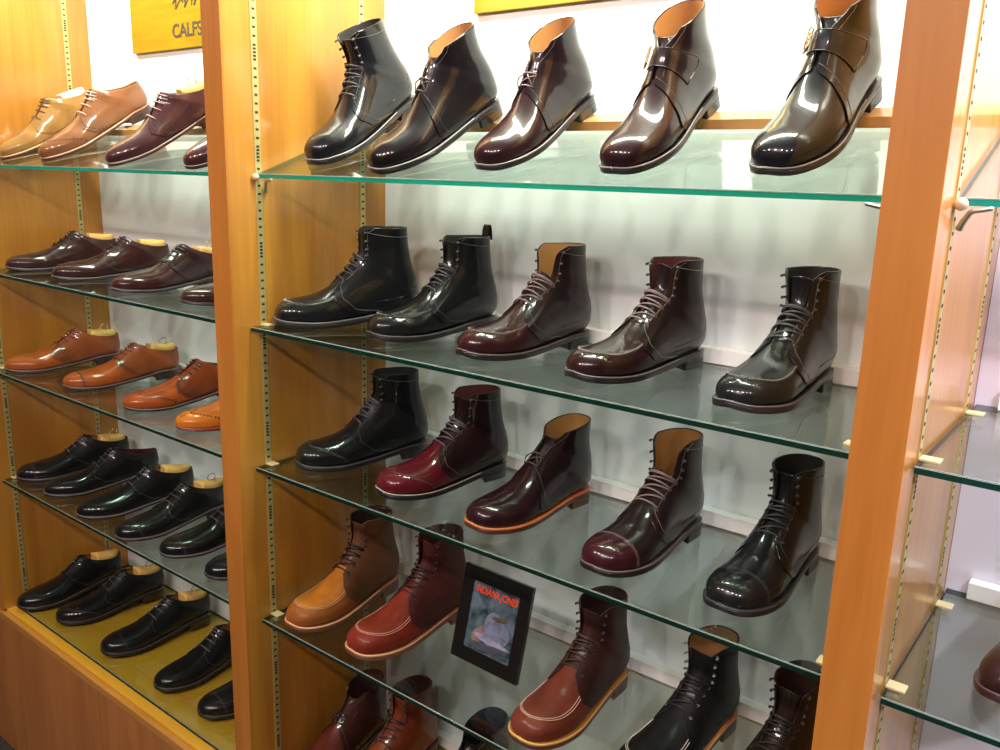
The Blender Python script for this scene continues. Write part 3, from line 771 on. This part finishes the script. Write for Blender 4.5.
# ------------------------------------------------------------------ footwear list
BLK = (.008, .009, .010); BLK2 = (.010, .010, .011); BURG = (.075, .012, .020); C8 = (.040, .010, .014); C8d = (.030, .012, .016)
GRP = {'boot': 'lace-up boots on the glass shelves', 'chukka': 'chukka boots on the glass shelves', 'monk': 'buckled boots on the top shelf', 'shoe': 'low dress shoes on the glass shelves'}
TAN = (.42, .12, .03)
SHOES = [
 # id kind toe(x,y) heading, level, spec, label
 ('A1', 'boot', (-1.385, .105), 78, 'A', dict(ln='black_shell', c=(.006, .006, .009), welt=(.03, .025, .03), wst=(.45, .42, .42), lin='black', lace=(.035, .03, .035), phe1=.45), 'black lace-up boot at the left end of the tilted top shelf'),
 ('A2', 'chukka', (-1.165, .092), 72, 'A', dict(ln='dark_shell', c=(.008, .006, .008), welt=(.03, .025, .03), wst=(.5, .46, .45), lace=(.06, .035, .03)), 'dark glossy chukka boot beside the black lace-up boot on top shelf'),
 ('A3', 'chukka', (-.93, .110), 76, 'A', dict(ln='colour_eight', c=(.013, .006, .008), vc=(.020, .006, .009), welt=(.03, .022, .026), wst=(.5, .44, .44), lace=(.16, .10, .10)), 'dark burgundy chukka boot with tan lining in the middle of the top shelf'),
 ('A4', 'monk', (-.68, .105), 80, 'A', dict(ln='colour_eight', c=(.013, .006, .008), vc=(.020, .006, .009), welt=(.02, .015, .018), wst=(.4, .35, .35)), 'dark burgundy buckled boot, left of the two strapped boots on top shelf'),
 ('A5', 'monk', (-.435, .118), 80, 'A', dict(ln='black_shell', c=(.006, .006, .009), welt=(.02, .016, .016), wst=(.3, .27, .25)), 'black buckled boot at the right end of the tilted top shelf'),
 ('B1', 'boot', (-1.385, .125), 64, 'B', dict(ln='black_calf', c=BLK, moc=1, stitch=(.30, .27, .28), lin='black', lace=(.05, .045, .055), wt=4, mid=1, phe1=.55), 'black moc-toe boot at the left end of the second shelf'),
 ('B2', 'boot', (-1.175, .150), 72, 'B', dict(ln='black_calf', c=BLK, moc=1, stitch=(.16, .14, .15), lin='black', lace=(.05, .045, .055), pull=1, phe1=.6), 'black moc-toe boot with a pull loop at its heel'),
 ('B3', 'boot', (-.935, .140), 72, 'B', dict(ln='burgundy_shaft', c=(.015, .0075, .009), vc=(.030, .007, .010), moc=1, stitch=(.22, .12, .11), lin='tan', lace=(.18, .12, .12), phe1=.95, sag=.012, tongue=11.5), 'burgundy moc-toe boot wide open with tan lining on second shelf'),
 ('B4', 'boot', (-.70, .125), 73, 'B', dict(ln='oxblood_dark', c=(.014, .008, .008), vc=(.022, .007, .008), moc=1, stitch=(.34, .26, .26), lin='wine', lace=(.24, .17, .17), phe1=.8, sag=.012), 'dark brown moc-toe boot with pale laces, fourth on the second shelf'),
 ('B5', 'boot', (-.445, .120), 81, 'B', dict(ln='black_calf', c=(.010, .009, .010), moc=1, stitch=(.25, .22, .22), lin='black', lace=(.06, .055, .065), phe1=.62), 'black moc-toe boot at the right end of the second shelf'),
 ('C1', 'boot', (-1.385, .105), 66, 'C', dict(ln='black_calf', c=BLK, cap=2.9, wing=1, broguing=1, stitch=(.10, .09, .10), lin='black', lace=(.06, .055, .065), phe1=.5), 'black wingtip boot at the left end of the third shelf'),
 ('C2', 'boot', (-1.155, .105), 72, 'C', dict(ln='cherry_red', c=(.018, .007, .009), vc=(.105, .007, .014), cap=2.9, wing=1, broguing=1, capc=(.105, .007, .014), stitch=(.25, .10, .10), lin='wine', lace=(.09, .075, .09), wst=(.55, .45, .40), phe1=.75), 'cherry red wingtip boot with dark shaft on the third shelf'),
 ('C3', 'chukka', (-.915, .105), 76, 'C', dict(ln='colour_eight_dark', c=(.014, .007, .008), vc=(.022, .006, .010), sole=(.10, .028, .014), welt=(.50, .13, .04), wst=(.60, .22, .09), margin=6, lace=(.07, .04, .035)), 'wine red chukka boot with a bright orange welt'),
 ('C4', 'boot', (-.635, .085), 78, 'C', dict(ln='plum_brown', c=(.018, .010, .011), capc=(.040, .007, .011), cap=3.9, stitch=(.30, .20, .20), lin='tan', lace=(.20, .14, .13), welt=(.05, .035, .035), phe1=.95, sag=.014, tongue=11), 'burgundy cap-toe boot wide open with tan lining on the third shelf'),
 ('C5', 'boot', (-.430, .110), 78, 'C', dict(ln='black_plain', c=(.008, .008, .009), cap=3.9, stitch=(.05, .05, .05), lin='black', lace=(.02, .02, .024), margin=6, phe1=.35, bow=0), 'black cap-toe boot at the right end of the third shelf'),
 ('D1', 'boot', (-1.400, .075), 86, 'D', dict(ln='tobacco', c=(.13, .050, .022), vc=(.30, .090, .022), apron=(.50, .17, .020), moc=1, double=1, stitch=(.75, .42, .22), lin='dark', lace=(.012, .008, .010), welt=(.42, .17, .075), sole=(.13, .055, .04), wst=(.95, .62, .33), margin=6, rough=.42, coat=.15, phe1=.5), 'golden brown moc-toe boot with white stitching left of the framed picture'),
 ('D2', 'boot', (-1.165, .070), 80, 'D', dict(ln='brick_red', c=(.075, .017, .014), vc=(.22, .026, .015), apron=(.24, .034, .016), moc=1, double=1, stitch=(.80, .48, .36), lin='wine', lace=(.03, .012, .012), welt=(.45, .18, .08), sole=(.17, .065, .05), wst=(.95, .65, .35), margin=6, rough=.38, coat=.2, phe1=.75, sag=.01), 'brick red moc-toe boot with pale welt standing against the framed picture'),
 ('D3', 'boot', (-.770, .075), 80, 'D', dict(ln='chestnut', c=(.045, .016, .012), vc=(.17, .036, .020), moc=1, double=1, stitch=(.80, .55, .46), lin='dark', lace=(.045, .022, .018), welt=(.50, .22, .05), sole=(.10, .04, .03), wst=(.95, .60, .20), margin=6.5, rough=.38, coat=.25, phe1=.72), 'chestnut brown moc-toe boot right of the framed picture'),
 ('D4', 'boot', (-.535, .075), 80, 'D', dict(ln='black_oiled', c=(.010, .009, .009), moc=1, double=1, stitch=(.70, .62, .55), lin='tan', lace=(.010, .009, .010), welt=(.55, .22, .06), sole=(.02, .015, .012), wst=(.8, .45, .2), margin=6, rough=.36, coat=.25, phe1=.72, bright_eye=1), 'black moc-toe boot with steel hooks on the fourth shelf'),
 ('D5', 'boot', (-.370, .075), 80, 'D', dict(ln='black_brown', c=(.018, .010, .008), stitch=(.06, .04, .04), lin='dark', lace=(.015, .012, .012), phe1=.78), 'dark boot half hidden behind the orange upright on the fourth shelf'),
 ('E1', 'chukka', (-1.395, .060), 86, 'E', dict(ln='mahogany', c=(.055, .020, .016), vc=(.14, .030, .020), lin='dark', lace=(.03, .012, .01), sole=(.03, .02, .015)), 'reddish brown chukka boot at the bottom left of the boots bay'),
 ('E2', 'boot', (-1.235, .085), 86, 'E', dict(ln='rust', c=(.17, .035, .014), vc=(.22, .06, .018), lin='dark', lace=(.02, .02, .035), sole=(.05, .03, .02), phe1=.5, lr=.8), 'rust brown lace-up boot at the bottom, below the brick red boot'),
 ('E3', 'chukka', (-1.020, .115), 84, 'E', dict(ln='black_calf', c=BLK, lin='black', lace=(.01, .01, .01)), 'black boot at the bottom, below the framed picture'),
 # left bay, low shoes
 ('F1', 'shoe', (-2.690, .110), 72, 'A', dict(ln='honey', c=(.30, .155, .045), sole=(.10, .04, .025), welt=(.62, .35, .16), stitch=(.35, .18, .08), lin='tan', lace=(.07, .025, .02), tree='pale', wst=(.8, .6, .4)), 'pale honey tan derby at the left end of the top shelf'),
 ('F2', 'shoe', (-2.440, .112), 74, 'A', dict(ln='walnut_tan', c=(.22, .088, .036), sole=(.07, .025, .02), welt=(.50, .26, .15), stitch=(.20, .09, .06), cap=3.2, wing=1, broguing=1, quarter_brogue=1, lin='tan', lace=(.60, .42, .32), wst=(.8, .6, .45)), 'tan wingtip brogue on the top shelf between honey and burgundy derbies'),
 ('F3', 'shoe', (-2.075, .100), 76, 'A', dict(ln='plum', c=(.055, .020, .024), sole=(.04, .015, .016), welt=(.22, .12, .12), stitch=(.16, .07, .07), lin='tan', lace=(.36, .24, .24), tree='ring', wst=(.7, .55, .5)), 'burgundy plain-toe derby on the top shelf of the left bay'),
 ('F4', 'shoe', (-1.760, .095), 78, 'A', dict(ln='plum', c=(.055, .020, .024), sole=(.03, .015, .016), welt=(.05, .02, .02), wst=(.6, .5, .48), tree='ring'), 'burgundy shoe with only its toe showing, top shelf beside the upright'),
 ('G1', 'shoe', (-2.690, .110), 86, 'B', dict(ln='wine_calf', c=(.040, .015, .015), sole=(.03, .025, .03), welt=(.14, .12, .15), lace=(.02, .012, .014), tree='plain'), 'burgundy derby at the left end of the second shelf'),
 ('G2', 'shoe', (-2.415, .110), 86, 'B', dict(ln='cocoa_calf', c=(.036, .013, .013), sole=(.03, .025, .03), welt=(.14, .12, .15), lace=(.06, .035, .035), tree='plain'), 'dark burgundy derby, second from the left on the second shelf'),
 ('G3', 'shoe', (-2.105, .100), 84, 'B', dict(ln='dark_brown_calf', c=(.026, .011, .012), vc=(.045, .014, .015), sole=(.03, .025, .03), welt=(.16, .14, .16), lace=(.10, .085, .10), tree='ring', oxford=1), 'dark brown oxford, third from the left on the second shelf'),
 ('G4', 'shoe', (-1.790, .095), 84, 'B', dict(ln='wine_calf', c=(.040, .015, .015), sole=(.03, .025, .03), welt=(.05, .04, .05), tree='plain'), 'burgundy shoe half hidden by the upright on the second shelf'),
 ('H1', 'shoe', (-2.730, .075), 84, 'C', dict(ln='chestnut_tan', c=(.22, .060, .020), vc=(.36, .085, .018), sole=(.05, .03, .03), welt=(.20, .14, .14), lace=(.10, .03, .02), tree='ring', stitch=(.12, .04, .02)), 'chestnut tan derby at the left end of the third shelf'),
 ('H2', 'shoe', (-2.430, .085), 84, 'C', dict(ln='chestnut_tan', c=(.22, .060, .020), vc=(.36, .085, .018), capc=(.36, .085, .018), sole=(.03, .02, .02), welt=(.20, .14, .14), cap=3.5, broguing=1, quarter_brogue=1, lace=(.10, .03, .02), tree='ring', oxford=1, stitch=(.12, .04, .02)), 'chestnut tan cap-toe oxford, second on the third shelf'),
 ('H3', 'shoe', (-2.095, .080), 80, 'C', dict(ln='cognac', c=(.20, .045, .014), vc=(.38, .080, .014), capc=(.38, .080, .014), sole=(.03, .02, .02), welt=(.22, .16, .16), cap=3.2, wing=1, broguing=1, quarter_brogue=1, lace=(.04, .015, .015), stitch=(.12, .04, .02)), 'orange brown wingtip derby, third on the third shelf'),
 ('H4', 'shoe', (-1.840, .095), 80, 'C', dict(ln='amber_tan', c=(.62, .19, .02), sole=(.16, .04, .025), welt=(.45, .13, .06), cap=3.2, wing=1, broguing=1, stitch=(.2, .07, .02)), 'amber tan brogue with red sole edge, half hidden on third shelf'),
 ('I1', 'shoe', (-2.735, .075), 80, 'D', dict(ln='black_dress', c=BLK, cap=3.5, welt=(.10, .085, .09), lace=(.10, .09, .11), tree='ring', oxford=1), 'black oxford at the left end of the fourth shelf'),
 ('I2', 'shoe', (-2.560, .080), 80, 'D', dict(ln='black_dress', c=BLK, welt=(.14, .12, .14), lace=(.05, .045, .055), lin='wine', crease=1), 'black shoe with a wine lining and no shoe tree on fourth shelf'),
 ('I3', 'shoe', (-2.330, .070), 80, 'D', dict(ln='black_dress', c=BLK, welt=(.16, .13, .15), lace=(.06, .055, .065), tree='plain', oxford=1), 'black plain oxford with a wooden tree, third on the fourth shelf'),
 ('I4', 'shoe', (-2.115, .070), 80, 'D', dict(ln='black_dress', c=BLK, cap=3.5, welt=(.16, .13, .15), lace=(.06, .055, .065), tree='ring', crease=1), 'black cap-toe derby, fourth on the fourth shelf'),
 ('I5', 'shoe', (-1.935, .085), 80, 'D', dict(ln='black_dress', c=BLK, cap=3.5, welt=(.16, .13, .15), lace=(.07, .065, .075), oxford=1), 'black cap-toe oxford partly behind the upright, fourth shelf'),
 ('I6', 'shoe', (-1.735, .075), 82, 'D', dict(ln='black_dress', c=BLK, welt=(.06, .05, .06), tree='ring'), 'black shoe of which only the toe shows beside the upright, fourth shelf'),
 ('J1', 'shoe', (-2.740, .065), 92, 'E', dict(ln='black_dress', c=BLK, welt=(.05, .045, .05), tree='plain', oxford=1, lace=(.01, .01, .01), ot=7, crease=1), 'black plain shoe at the left end of the lowest row'),
 ('J2', 'shoe', (-2.565, .080), 86, 'E', dict(ln='black_dress', c=BLK, cap=2.9, wing=1, broguing=1, stitch=(.10, .09, .09), welt=(.04, .035, .04), tree='ring', lace=(.06, .055, .065), ot=7), 'black wingtip shoe, second in the lowest row'),
 ('J3', 'shoe', (-2.300, .080), 84, 'E', dict(ln='black_dress', c=BLK, cap=3.7, welt=(.04, .035, .04), tree='ring', lace=(.07, .065, .08), ot=7, stitch=(.10, .10, .10)), 'black cap-toe derby, third in the lowest row'),
 ('J4', 'shoe', (-2.015, .085), 80, 'E', dict(ln='black_dress', c=BLK, welt=(.04, .035, .04), lace=(.10, .095, .11), ot=7), 'black plain derby beside the upright in the lowest row'),
 ('J5', 'shoe', (-1.800, .090), 80, 'E', dict(ln='black_dress', c=BLK, cap=3.7, welt=(.04, .035, .04), lace=(.05, .05, .05), ot=7), 'black cap-toe shoe half hidden by the upright in the lowest row'),
 # right bay
 ('K1', 'boot', (-.020, .135), 78, 'C', dict(ln='burgundy_calf', c=(.020, .006, .008), welt=(.05, .015, .02), sole=(.03, .010, .012), lin='wine'), 'dark red boot cut by the right edge of the photo'),
]
LV = {'A': ZA, 'B': ZB, 'C': ZC, 'D': ZD, 'E': ZE}
TREELBL = {'F1': 'pale shoe tree with a grey plate in the honey tan derby', 'F3': 'wooden shoe tree with brass ring in the burgundy derby on the top shelf',
 'F4': 'shoe tree in the half hidden burgundy shoe on the top shelf',
 'G1': 'wooden shoe tree in the leftmost burgundy derby, second shelf', 'G2': 'wooden shoe tree in the second burgundy derby, second shelf', 'G3': 'wooden shoe tree with ring in the dark brown oxford',
 'G4': 'wooden shoe tree in the half hidden burgundy shoe, second shelf', 'H1': 'wooden shoe tree with ring in the leftmost chestnut tan derby', 'H2': 'wooden shoe tree with ring in the chestnut tan cap-toe oxford',
 'I1': 'wooden shoe tree with ring in the leftmost black oxford, fourth shelf', 'I3': 'wooden shoe tree in the black plain oxford, fourth shelf', 'I4': 'wooden shoe tree with ring in the black cap-toe derby, fourth shelf',
 'I6': 'shoe tree in the black shoe beside the upright, fourth shelf', 'J1': 'wooden shoe tree in the leftmost black shoe of the lowest row', 'J2': 'wooden shoe tree in the black wingtip of the lowest row', 'J3': 'wooden shoe tree with ring in the black cap-toe derby of lowest row'}
def place(lvl, tx, ty, hd, sc, zmin, lift=0.):
    R = Matrix.Rotation(rad(hd), 4, 'Z')
    if lvl == 'A':
        piv = Vector((-.085 * sc, 0, zmin))
        Pm = Matrix.Translation(piv) @ Matrix.Rotation(-rad(6.0), 4, 'Y') @ Matrix.Translation(-piv)
        return FA @ Matrix.Translation((tx, (ty - YA) / math.cos(TILT), .0012 - zmin)) @ R @ Matrix.Translation((.15 * sc, 0, 0)) @ Pm
    return Matrix.Translation((tx, ty, LV[lvl] + .0004 + lift - zmin)) @ R @ Matrix.Translation((.15 * sc, 0, 0))
FIT = {"A1": [-1.3638, 0.1215, 85.7183, 0.9832, 1.0387], "A2": [-1.1586, 0.0885, 72.7406, 0.9856, 0.9986], "A3": [-0.924, 0.1162, 80.2947, 0.9316, 0.9893], "A4": [-0.6698, 0.1125, 85.3292, 0.9526, 0.9966], "A5": [-0.4374, 0.1223, 82.6288, 0.9831, 1.0], "B1": [-1.4431, 0.0741, 63.5467, 1.034, 1.0149], "B2": [-1.1941, 0.1104, 75.521, 0.983, 1.0343], "B3": [-0.958, 0.1086, 76.2889, 0.9858, 1.0311], "B4": [-0.7224, 0.1064, 74.7155, 0.9824, 0.9993], "B5": [-0.4566, 0.1077, 83.7992, 0.9682, 1.0233], "C1": [-1.4029, 0.0898, 67.1101, 1.0032, 1.0128], "C2": [-1.1517, 0.0913, 72.9494, 0.9957, 1.0047], "C3": [-0.9087, 0.0855, 78.8701, 0.9727, 1.0011], "C4": [-0.6518, 0.0826, 83.5112, 0.9833, 1.013], "C5": [-0.4399, 0.101, 84.7319, 0.966, 1.0046], "D1": [-1.3798, 0.0461, 89.1945, 1.0398, 1.0303], "D2": [-1.2025, 0.0595, 83.05, 1.0618, 1.0378], "D3": [-0.7666, 0.0598, 85.6534, 1.0294, 1.0285], "D4": [-0.5704, 0.0888, 80.0002, 0.999, 0.9996], "D5": [-0.4101, 0.0807, 79.9391, 0.9919, 0.9969], "E1": [-1.4216, 0.0614, 89.0186, 0.9889, 1.0173], "E2": [-1.2956, 0.0865, 85.6991, 1.0348, 1.0271], "E3": [-1.0869, 0.0715, 83.5403, 1.0943, 1.0743], "F1": [-2.7578, 0.1145, 81.0409, 1.0528, 1.0084], "F2": [-2.4923, 0.1107, 79.7149, 1.1289, 1.0327], "F3": [-2.0921, 0.0871, 74.2637, 1.0643, 1.0045], "F4": [-1.7454, 0.0828, 73.593, 1.0501, 0.9998], "G1": [-2.7454, 0.0885, 76.1311, 1.0481, 1.0363], "G2": [-2.4479, 0.0881, 75.5485, 1.0524, 1.0521], "G3": [-2.1027, 0.0811, 87.5643, 1.0457, 1.0458], "G4": [-1.8206, 0.0971, 75.9507, 1.0199, 1.0], "H1": [-2.7341, 0.0521, 76.9754, 1.0955, 1.0148], "H2": [-2.4092, 0.0746, 78.5155, 1.0746, 1.008], "H3": [-2.0769, 0.0749, 82.09, 1.0682, 1.0112], "H4": [-1.8286, 0.0709, 79.5205, 1.0501, 1.0], "I1": [-2.764, 0.0651, 74.3728, 1.1099, 1.0136], "I2": [-2.5669, 0.0596, 75.8518, 1.1056, 1.013], "I3": [-2.3314, 0.0436, 76.4725, 1.0909, 1.0104], "I4": [-2.1017, 0.0389, 86.3447, 1.0676, 1.0066], "I5": [-1.9248, 0.0617, 79.7079, 1.0502, 0.9999], "I6": [-1.7321, 0.0677, 79.913, 1.0502, 0.9999], "J1": [-2.751, 0.024, 86.4288, 1.1095, 1.0274], "J2": [-2.5761, 0.0641, 80.2473, 1.11, 1.0071], "J3": [-2.2952, 0.0641, 82.7483, 1.1069, 1.01], "J4": [-2.0104, 0.0698, 88.0472, 1.0656, 1.0047], "J5": [-1.8169, 0.0787, 81.9537, 1.0501, 1.0], "K1": [-0.074, 0.109, 77.733, 0.9794, 1.0003]}
PLACED = {}
for sid, kind, (tx, ty), hd, lvl, spec, label in SHOES:
    sc_ = zs_ = 1.
    if sid in FIT: tx, ty, hd, sc_, zs_ = FIT[sid]
    spec['sc'] = sc_; spec['zs'] = zs_
    e, last = make_footwear(kind, spec)
    if kind == 'shoe' and (spec.get('wing') or spec.get('quarter_brogue')): e.name = 'brogue_shoe'
    M = place(lvl, tx, ty, hd, sc_, last.zmin, .0032 if spec.get('lug') else 0)
    e.matrix_world = M
    PLACED[sid] = (e, lvl, last.zmin, (tx, ty, hd, sc_, zs_))
    e['label'] = label; e['category'] = 'boot' if kind != 'shoe' else 'shoe'; e['group'] = GRP[kind]
    if spec.get('tree'):
        make_tree(last, M, TREELBL[sid], ring=spec['tree'] == 'ring', pale=spec['tree'] == 'pale')

# ------------------------------------------------------------------ signs and picture
M_SIGN = noise_mix(mat('brass_sign', (.62, .40, .03), .30, metal=.25, coat=.3), (.30, .19, .006), (.37, .24, .010), scale=(1, 1, 8), nscale=8)
M_INK = mat('sign_ink', (.045, .03, .02), .6)
def text(name, s, size, m, parent, loc, rot=(math.pi / 2, 0, 0), ext=.0004, shear=0., sx=1., align='LEFT', bold=0.):
    c = bpy.data.curves.new(name, 'FONT'); c.body = s; c.size = size; c.extrude = ext; c.shear = shear; c.align_x = align; c.offset = bold
    c.materials.append(m); t_ = bpy.data.objects.new(name, c); COL.objects.link(t_)
    bpy.context.view_layer.update()
    me = bpy.data.meshes.new_from_object(t_.evaluated_get(bpy.context.evaluated_depsgraph_get())); bpy.data.objects.remove(t_); bpy.data.curves.remove(c)
    o = put(name, me, parent, loc=loc); o.rotation_euler = rot; o.scale = (sx, 1, 1); return o
for k, (xa, xb, lbl) in enumerate([(-2.529, -1.81, 'yellow brass sign with dark lettering hanging above the low shoes'), (-1.207, -.535, 'yellow brass sign above the boots, only its lower strip showing')]):
    e = put('hanging_sign', None, label=lbl, cat='sign', group='brass signs on the back panel', loc=(0, 0, 0))
    b = MB(); b.box((xa, YW - .012, ZO + .322), (xb, YW - .0005, ZO + .56), bev=.001); b.build('plate', M_SIGN, e)
    if k == 0:
        text('lettering', 'CALFSKIN', .050, M_INK, e, (-2.313, YW - .0124, ZO + .352), sx=1.04, bold=.0009)
        # foot of a flowing script above
        b = MB(); t = np.linspace(0, 1, 40)
        for q in range(3):
            x0 = -2.305 + q * .050
            X = x0 + .046 * t + .008 * np.sin(t * 9 + q); Zq = .440 + .011 * np.sin(t * 2 * math.pi * 1.5 + q * 1.3) 
            b.tube(np.stack([X, np.full(40, YW - .0128), ZO + Zq], 1), .0016 + .0022 * np.abs(np.sin(t * 9 + q)), N=np.tile([0., 1., 0.], (40, 1)), flat=.3)
        X = -2.30 + .24 * t; b.tube(np.stack([X, np.full(40, YW - .0128), ZO + .462 + .014 * np.sin(t * 22)], 1), .0022, N=np.tile([0., 1., 0.], (40, 1)), flat=.3)
        b.build('script_lettering', M_INK, e)

e = put('picture_frame', None, label='small black framed picture with red title lettering leaning between the boots', cat='picture frame')
wF, hF = .176, .198
b = MB(); bo = .029; bx = .027
T_ = .010
for lo, hi in (((-wF / 2, -T_, 0), (wF / 2, 0, bo)), ((-wF / 2, -T_, hF - bo), (wF / 2, 0, hF)), ((-wF / 2, -T_, bo), (-wF / 2 + bx, 0, hF - bo)), ((wF / 2 - bx, -T_, bo), (wF / 2, 0, hF - bo))):
    b.box(lo, hi, bev=.0008)
b.build('frame', mat('black_lacquer', (.010, .008, .008), .16, coat=.6), e)
b = MB(); b.box((-wF / 2 + .004, -.004, .004), (wF / 2 - .004, .0015, hF - .004)); b.build('backing', mat('backing_board', (.02, .02, .02), .7), e)
PIC = noise_mix(mat('picture_print', (.2, .3, .35), .25, coat=.6), (.02, .04, .045), (.13, .19, .24), nscale=26, detail=6, lo=.38, hi=.66)
iw, ih = wF / 2 - bx, hF - bo
b = MB(); b.box((-iw, -.0052, bo), (iw, -.0042, ih)); pr_ = b.build('picture_print', PIC, e)
# soft abstract patches in the print
def patch(name, cx, cz, rx, rz, col, tilt=0.):
    a = np.linspace(0, 2 * math.pi, 29)[:-1]; rr = 1 + .12 * np.sin(3 * a + cx * 300)
    x = rx * rr * np.cos(a); z = rz * rr * np.sin(a)
    X = cx + x * math.cos(tilt) - z * math.sin(tilt); Z = cz + x * math.sin(tilt) + z * math.cos(tilt)
    b = MB(); V = [(p, -.0054 - .00004 * len(name), q) for p, q in zip(X, Z)]; b.add(V, [tuple(range(28))], 0, False)
    b.build(name, noise_mix(mat('print_' + name, col, .3, coat=.5), tuple(v * .6 for v in col), tuple(min(1, v * 1.25) for v in col), nscale=45), pr_)
patch('pale_patch', .012, .082, .034, .034, (.20, .23, .34), .5)
patch('warm_patch', -.030, .062, .011, .022, (.27, .17, .14), -.45)
patch('brown_patch', .020, .108, .020, .005, (.13, .10, .05), .1)
patch('lavender_band', .004, .058, .048, .006, (.34, .33, .46), -.06)
patch('dusky_patch', .0, .042, .046, .008, (.07, .08, .12), .05)
T_RED = mat('title_red', (.85, .075, .02), .35)
tt_ = text('title_lettering', 'INDIANA JONES', .0205, T_RED, pr_, (-iw + .006, -.0056, ih - .022), sx=.74, shear=.25, bold=.0005, ext=.0002)
e.matrix_world = Matrix.Translation((-.970, .213, ZD + .0011)) @ Matrix.Rotation(rad(-1.5), 4, 'Z') @ Matrix.Rotation(-rad(13.5), 4, 'X')
b = MB(); b.box((-.03, .002, .03), (.03, .0045, .15)); 
V = [(-.02, .003, .15), (.02, .003, .15), (.028, .0885, .0215), (-.028, .0885, .0215)]
b.add(V + [(x, y + .002, z + .001) for x, y, z in V], [(0, 1, 2, 3), (7, 6, 5, 4), (0, 3, 7, 4), (1, 5, 6, 2), (2, 6, 7, 3), (0, 4, 5, 1)], 0, False)
b.build('easel_leg', mat('easel_black', (.02, .02, .02), .6), e)

# ------------------------------------------------------------------ light
def area(name, loc, size, power, color, target=None, sizey=None):
    l = bpy.data.lights.new(name, 'AREA'); l.energy = power; l.color = color; l.size = size
    if sizey: l.shape = 'RECTANGLE'; l.size_y = sizey
    o = bpy.data.objects.new(name, l); COL.objects.link(o); o.location = loc
    d = (Vector(target) - Vector(loc)) if target else Vector((0, 0, -1))
    o.rotation_euler = d.to_track_quat('-Z', 'Y').to_euler(); return o
def spot(name, loc, power, color, target, ang=70, r=.03):
    l = bpy.data.lights.new(name, 'SPOT'); l.energy = power; l.color = color; l.spot_size = rad(ang); l.spot_blend = .6; l.shadow_soft_size = r
    o = bpy.data.objects.new(name, l); COL.objects.link(o); o.location = loc
    o.rotation_euler = (Vector(target) - Vector(loc)).to_track_quat('-Z', 'Y').to_euler(); return o
LIGHTS = dict(cab=28, room=24, spot=44)
for nm, a, b_, k in bays:
    area('cabinet_light_%d' % k, ((a + b_) / 2, .10, TOP - .03), (b_ - a) * .9, LIGHTS['cab'] * (.72, 1, 1.4)[k], (.93, 1, .83) if k < 2 else (.95, .9, 1), target=((a + b_) / 2, .24, ZO - .2), sizey=.10)
for i, x in enumerate((-2.75, -2.0, -1.25, -.55, .15)):
    spot('ceiling_spot_%d' % i, (x, -1.85, ZO + 1.05), LIGHTS['spot'], (1, .83, .77), (x * .75 - .35, .3, ZO - .6), 95, .06)
area('ceiling_panel', (-1.2, -2.4, 3.07), 1.2, LIGHTS['room'], (1, .84, .78), sizey=1.2)
spot('right_bay_fill', (.9, -1.6, ZO + 1.05), 110, (.96, .86, 1), (.55, .4, ZO - .5), 60, .05)  # unseen pinkish spot added to brighten the right bay
w = bpy.data.worlds.new('world'); SC.world = w; w.use_nodes = True
w.node_tree.nodes['Background'].inputs[0].default_value = (.8, .8, .85, 1); w.node_tree.nodes['Background'].inputs[1].default_value = .05
SC.view_settings.view_transform = 'Standard'; SC.view_settings.look = 'None'; SC.view_settings.gamma = 1; SC.view_settings.exposure = 0.2
SC.view_settings.use_curve_mapping = False
SC.cycles.max_bounces = 10; SC.cycles.transparent_max_bounces = 24; SC.cycles.glossy_bounces = 4
SC.cycles.use_denoising = True
SC.cycles.sample_clamp_indirect = 6
